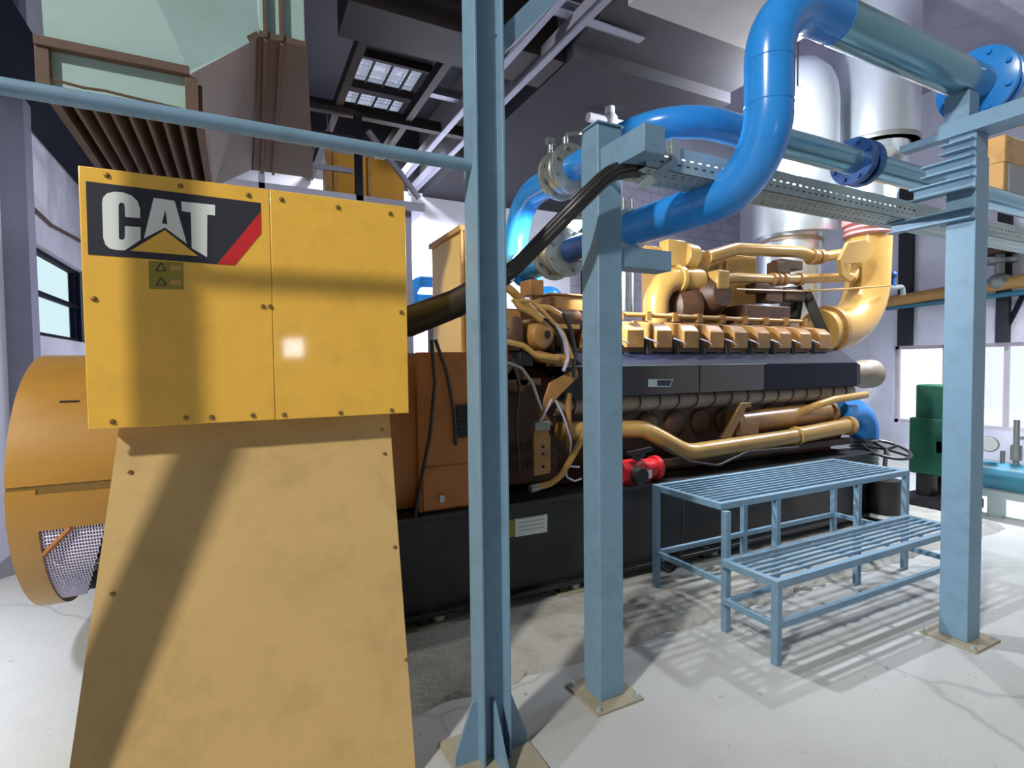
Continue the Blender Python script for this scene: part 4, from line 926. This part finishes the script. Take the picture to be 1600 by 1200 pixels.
part(T, 'rim', B().lathe([(.15, .1), (.16, .11), (.16, .13), (.14, .14)], (dp.x, 2.95, 0), (0, 0, 1), 24), 'white')
part(T, 'foot', B().cyl((dp.x, 2.95, 0), (dp.x, 2.95, .1), .11, 20), 'slab')
# teal header pipe by the right wall
T = thing('header_pipe', 'teal header pipe with gauges in front of the right wall windows', 'pipe', (8.6, 2.7, 0))
h0 = at(1530, 731, 'y', 2.75); h1 = at(1640, 735, 'y', 2.0)
hx = h0.x
part(T, 'header', B().cyl((hx, 2.95, .42), (hx, .6, .42), .14, 24), 'teal')
part(T, 'under_rail', B().box(hx-.05, hx+.05, .6, 2.95, .2, .27), 'galv')
gy = at(1567, 700, 'x', hx).y; vy = at(1588, 700, 'x', hx).y
part(T, 'gauge_pipe', B().cyl((hx, gy, .5), (hx, gy, .68), .02, 10), 'cast')
ga = part(T, 'pressure_gauge', B().lathe([(.07, 0), (.08, .02), (.08, .05), (.07, .055)], (hx-.02, gy+.1, .74), (-1, -.3, 0), 20), 'cast')
part(ga, 'gauge_face', B().lathe([(.068, .056), (.066, .058)], (hx-.02, gy+.1, .74), (-1, -.3, 0), 20), 'white')
part(T, 'branch_valve', B().cyl((hx, vy, .5), (hx, vy, 1.0), .025, 10).cyl((hx, vy, .6), (hx, vy, .75), .045, 12).bar((hx, vy, .82), (hx-.02, vy-.16, .84), .02, .03), 'cast')
part(T, 'support_foot', B().box(hx-.05, hx+.05, gy-.02, gy+.1, 0, .2), 'galv', .004)
part(T, 'support_foot', B().box(hx-.05, hx+.05, .7, .82, 0, .2), 'galv', .004)
# brown pipe along the right wall
wy_ = lambda px, py: at(px, py, 'x', XR-.2)
single('wall_pipe', B().cyl(wy_(1385, 472), wy_(1640, 432), .1, 18), 'ochre', 'brown pipe running along the right wall above the windows', 'pipe')
single('wall_pipe', B().cyl(wy_(1385, 482), wy_(1640, 452), .04, 12), 'teal', 'thin grey-green pipe below the brown pipe on the right wall', 'pipe')
T = thing('wall_valve', 'brown flanged valve on the right wall pipes, right of the box column', 'valve', wy_(1562, 436))
c_ = wy_(1562, 440)
part(T, 'valve_body', B().ball(c_, .16, 1, 1, .8).cyl(c_, c_+V((0, 0, .6)), .06, 14).cyl(c_+V((0, 0, .28)), c_+V((0, 0, .34)), .2, 18), 'cast')
part(T, 'valve_bonnet', B().cyl(c_+V((0, 0, .42)), c_+V((0, 0, .52)), .24, 18), 'rust')
single('sloping_rod', B().cyl(at(1600, 458, 'x', XR-.03), at(1563, 532, 'x', XR-.03), .035, 10), 'shield', 'dark sloping rod against the right wall above the window', 'rod')
T = thing('small_tap', 'small white tap with a dark knob by the exhaust elbow', 'tap', at(1395, 450, 'y', 3.9))
c_ = at(1396, 450, 'y', 3.9)
part(T, 'tap_body', B().tube([V((xe+.2, Ye, c_.z-.02)), c_, c_+V((.2, 0, .03)), c_+V((.22, 0, -.08))], .03, 10, .05), 'cast')
part(T, 'knob', B().cyl(c_, c_+V((0, 0, .16)), .025, 10).ball(c_+V((0, 0, .17)), .045), 'bluedk')
# ochre frame at the right edge
T = thing('hoist_frame', 'ochre painted steel frame at the right edge beyond the column', 'frame', (6.0, 2.0, 2.6))
k0 = at(1548, 262, 'y', 2.3); k1 = at(1640, 205, 'y', 2.3)
part(T, 'top_beam', B().box(k0.x, k0.x+1.6, 2.2, 2.4, at(1560, 262, 'y', 2.3).z, at(1560, 220, 'y', 2.3).z), 'ochre', .01)
part(T, 'upright', B().box(k0.x+.004, k0.x+.08, 2.21, 2.38, at(1552, 318, 'y', 2.3).z, at(1552, 222, 'y', 2.3).z), 'ochre', .006)
part(T, 'back_sheet', B().box(k0.x+.08, k0.x+1.6, 2.2, 2.22, at(1560, 318, 'y', 2.3).z, at(1560, 262, 'y', 2.3).z), 'soffit')
# far blue pipes seen between terminal box and cabinet
T = thing('far_pipe', 'bright blue pipe loop by the back wall left of the control cabinet', 'pipe', at(640, 500, 'y', 6.5))
part(T, 'pipe_loop', B().tube([at(641, 520, 'y', 6.5), at(643, 455, 'y', 6.5), at(652, 440, 'y', 6.5), at(690, 441, 'y', 6.5)], .07, 18, .18), 'pipe')
part(T, 'pipe_branch', B().cyl(at(636, 468, 'y', 6.55), at(692, 469, 'y', 6.55), .08, 18), 'pipe')
T = thing('far_tank', 'blue domed vessel seen past the lower grey valve', 'tank', (at(858, 460, 'y', 5.6).x, 5.6, 0))
part(T, 'dome', B().ball(at(857, 462, 'y', 5.6), .14, 1.2, 1, .8), 'pipe')
part(T, 'support', B().cyl(at(857, 464, 'y', 5.6), (at(857, 464, 'y', 5.6).x, 5.6, 0), .08, 14), 'bluedk')
# white pipe fittings hanging under the slab
T = thing('ceiling_pipe', 'white pipe fitting hanging under the dark ceiling slab', 'pipe', at(955, 180, 'y', 5.0))
c_ = at(953, 188, 'y', 5.0)
part(T, 'drop_pipe', B().cyl(c_+V((0, 0, -.15)), (c_.x, c_.y, 4.5), .055, 14), 'wall')
part(T, 'fitting', B().cyl(c_+V((-.3, 0, -.02)), c_+V((.35, 0, -.02)), .05, 14).ball(c_, .09), 'wall')
# cable bracket bar from platform end to roof channel ends on left
single('wall_cable', B().tube([at(25, 300, 'x', -1.78), at(80, 352, 'x', -1.78), at(132, 380, 'x', -1.78)], .02, 8), 'rust', 'brown cable sagging across the left wall above the window', 'cable')

# ================================================================== LIGHT
w = bpy.data.worlds.new('world'); SC.world = w; w.use_nodes = True
bg = w.node_tree.nodes['Background']; bg.inputs['Color'].default_value = (.88, .92, 1.0, 1); bg.inputs['Strength'].default_value = WORLD
def sun(name, d, e, ang, col):
    l = bpy.data.lights.new(name, 'SUN'); l.energy = e; l.angle = R(ang); l.color = col
    o = bpy.data.objects.new(name, l); COL.objects.link(o); o.rotation_euler = V(d).to_track_quat('-Z', 'Y').to_euler(); return o
def area(name, loc, d, size, e, col, spread=180):
    l = bpy.data.lights.new(name, 'AREA'); l.energy = e; l.size = size; l.shape = 'DISK'; l.color = col; l.spread = R(spread)
    o = bpy.data.objects.new(name, l); COL.objects.link(o); o.location = loc; o.rotation_euler = V(d).to_track_quat('-Z', 'Y').to_euler(); return o
kd = V((.129, .08, -.128)).normalized()
area('flood_lamp', V((.1, 2.2, 1.4))-kd*11, kd, .6, KEY, (1, .96, .88))
area('added_fill_left', (-2.75, 3.0, 4.8), (.0, .02, -1), .5, 95, (.86, .88, 1), 56)  # unseen fill light added to whiten the left floor
area('added_fill_right', (7.5, 2.6, 4.3), (0, 0, -1),     .6, 240, (.84, .9, 1), 130)  # unseen fill light added for the right wall and floor
area('added_fill_back', (3.0, 7.5, 4.3), (0, .35, -1), .5, 210, (.92, .93, 1), 130)  # unseen fill light added to brighten the back wall
area('added_fill_far', (1.7, 7.7, 5.3), (.1, .35, -1), .5, 80, (.92, .93, 1), 130)  # unseen fill light added over the raised platform and cab
SC.view_settings.view_transform = 'Standard'; SC.view_settings.look = 'None'; SC.view_settings.gamma = 1; SC.view_settings.use_curve_mapping = False
SC.view_settings.exposure = EXPO
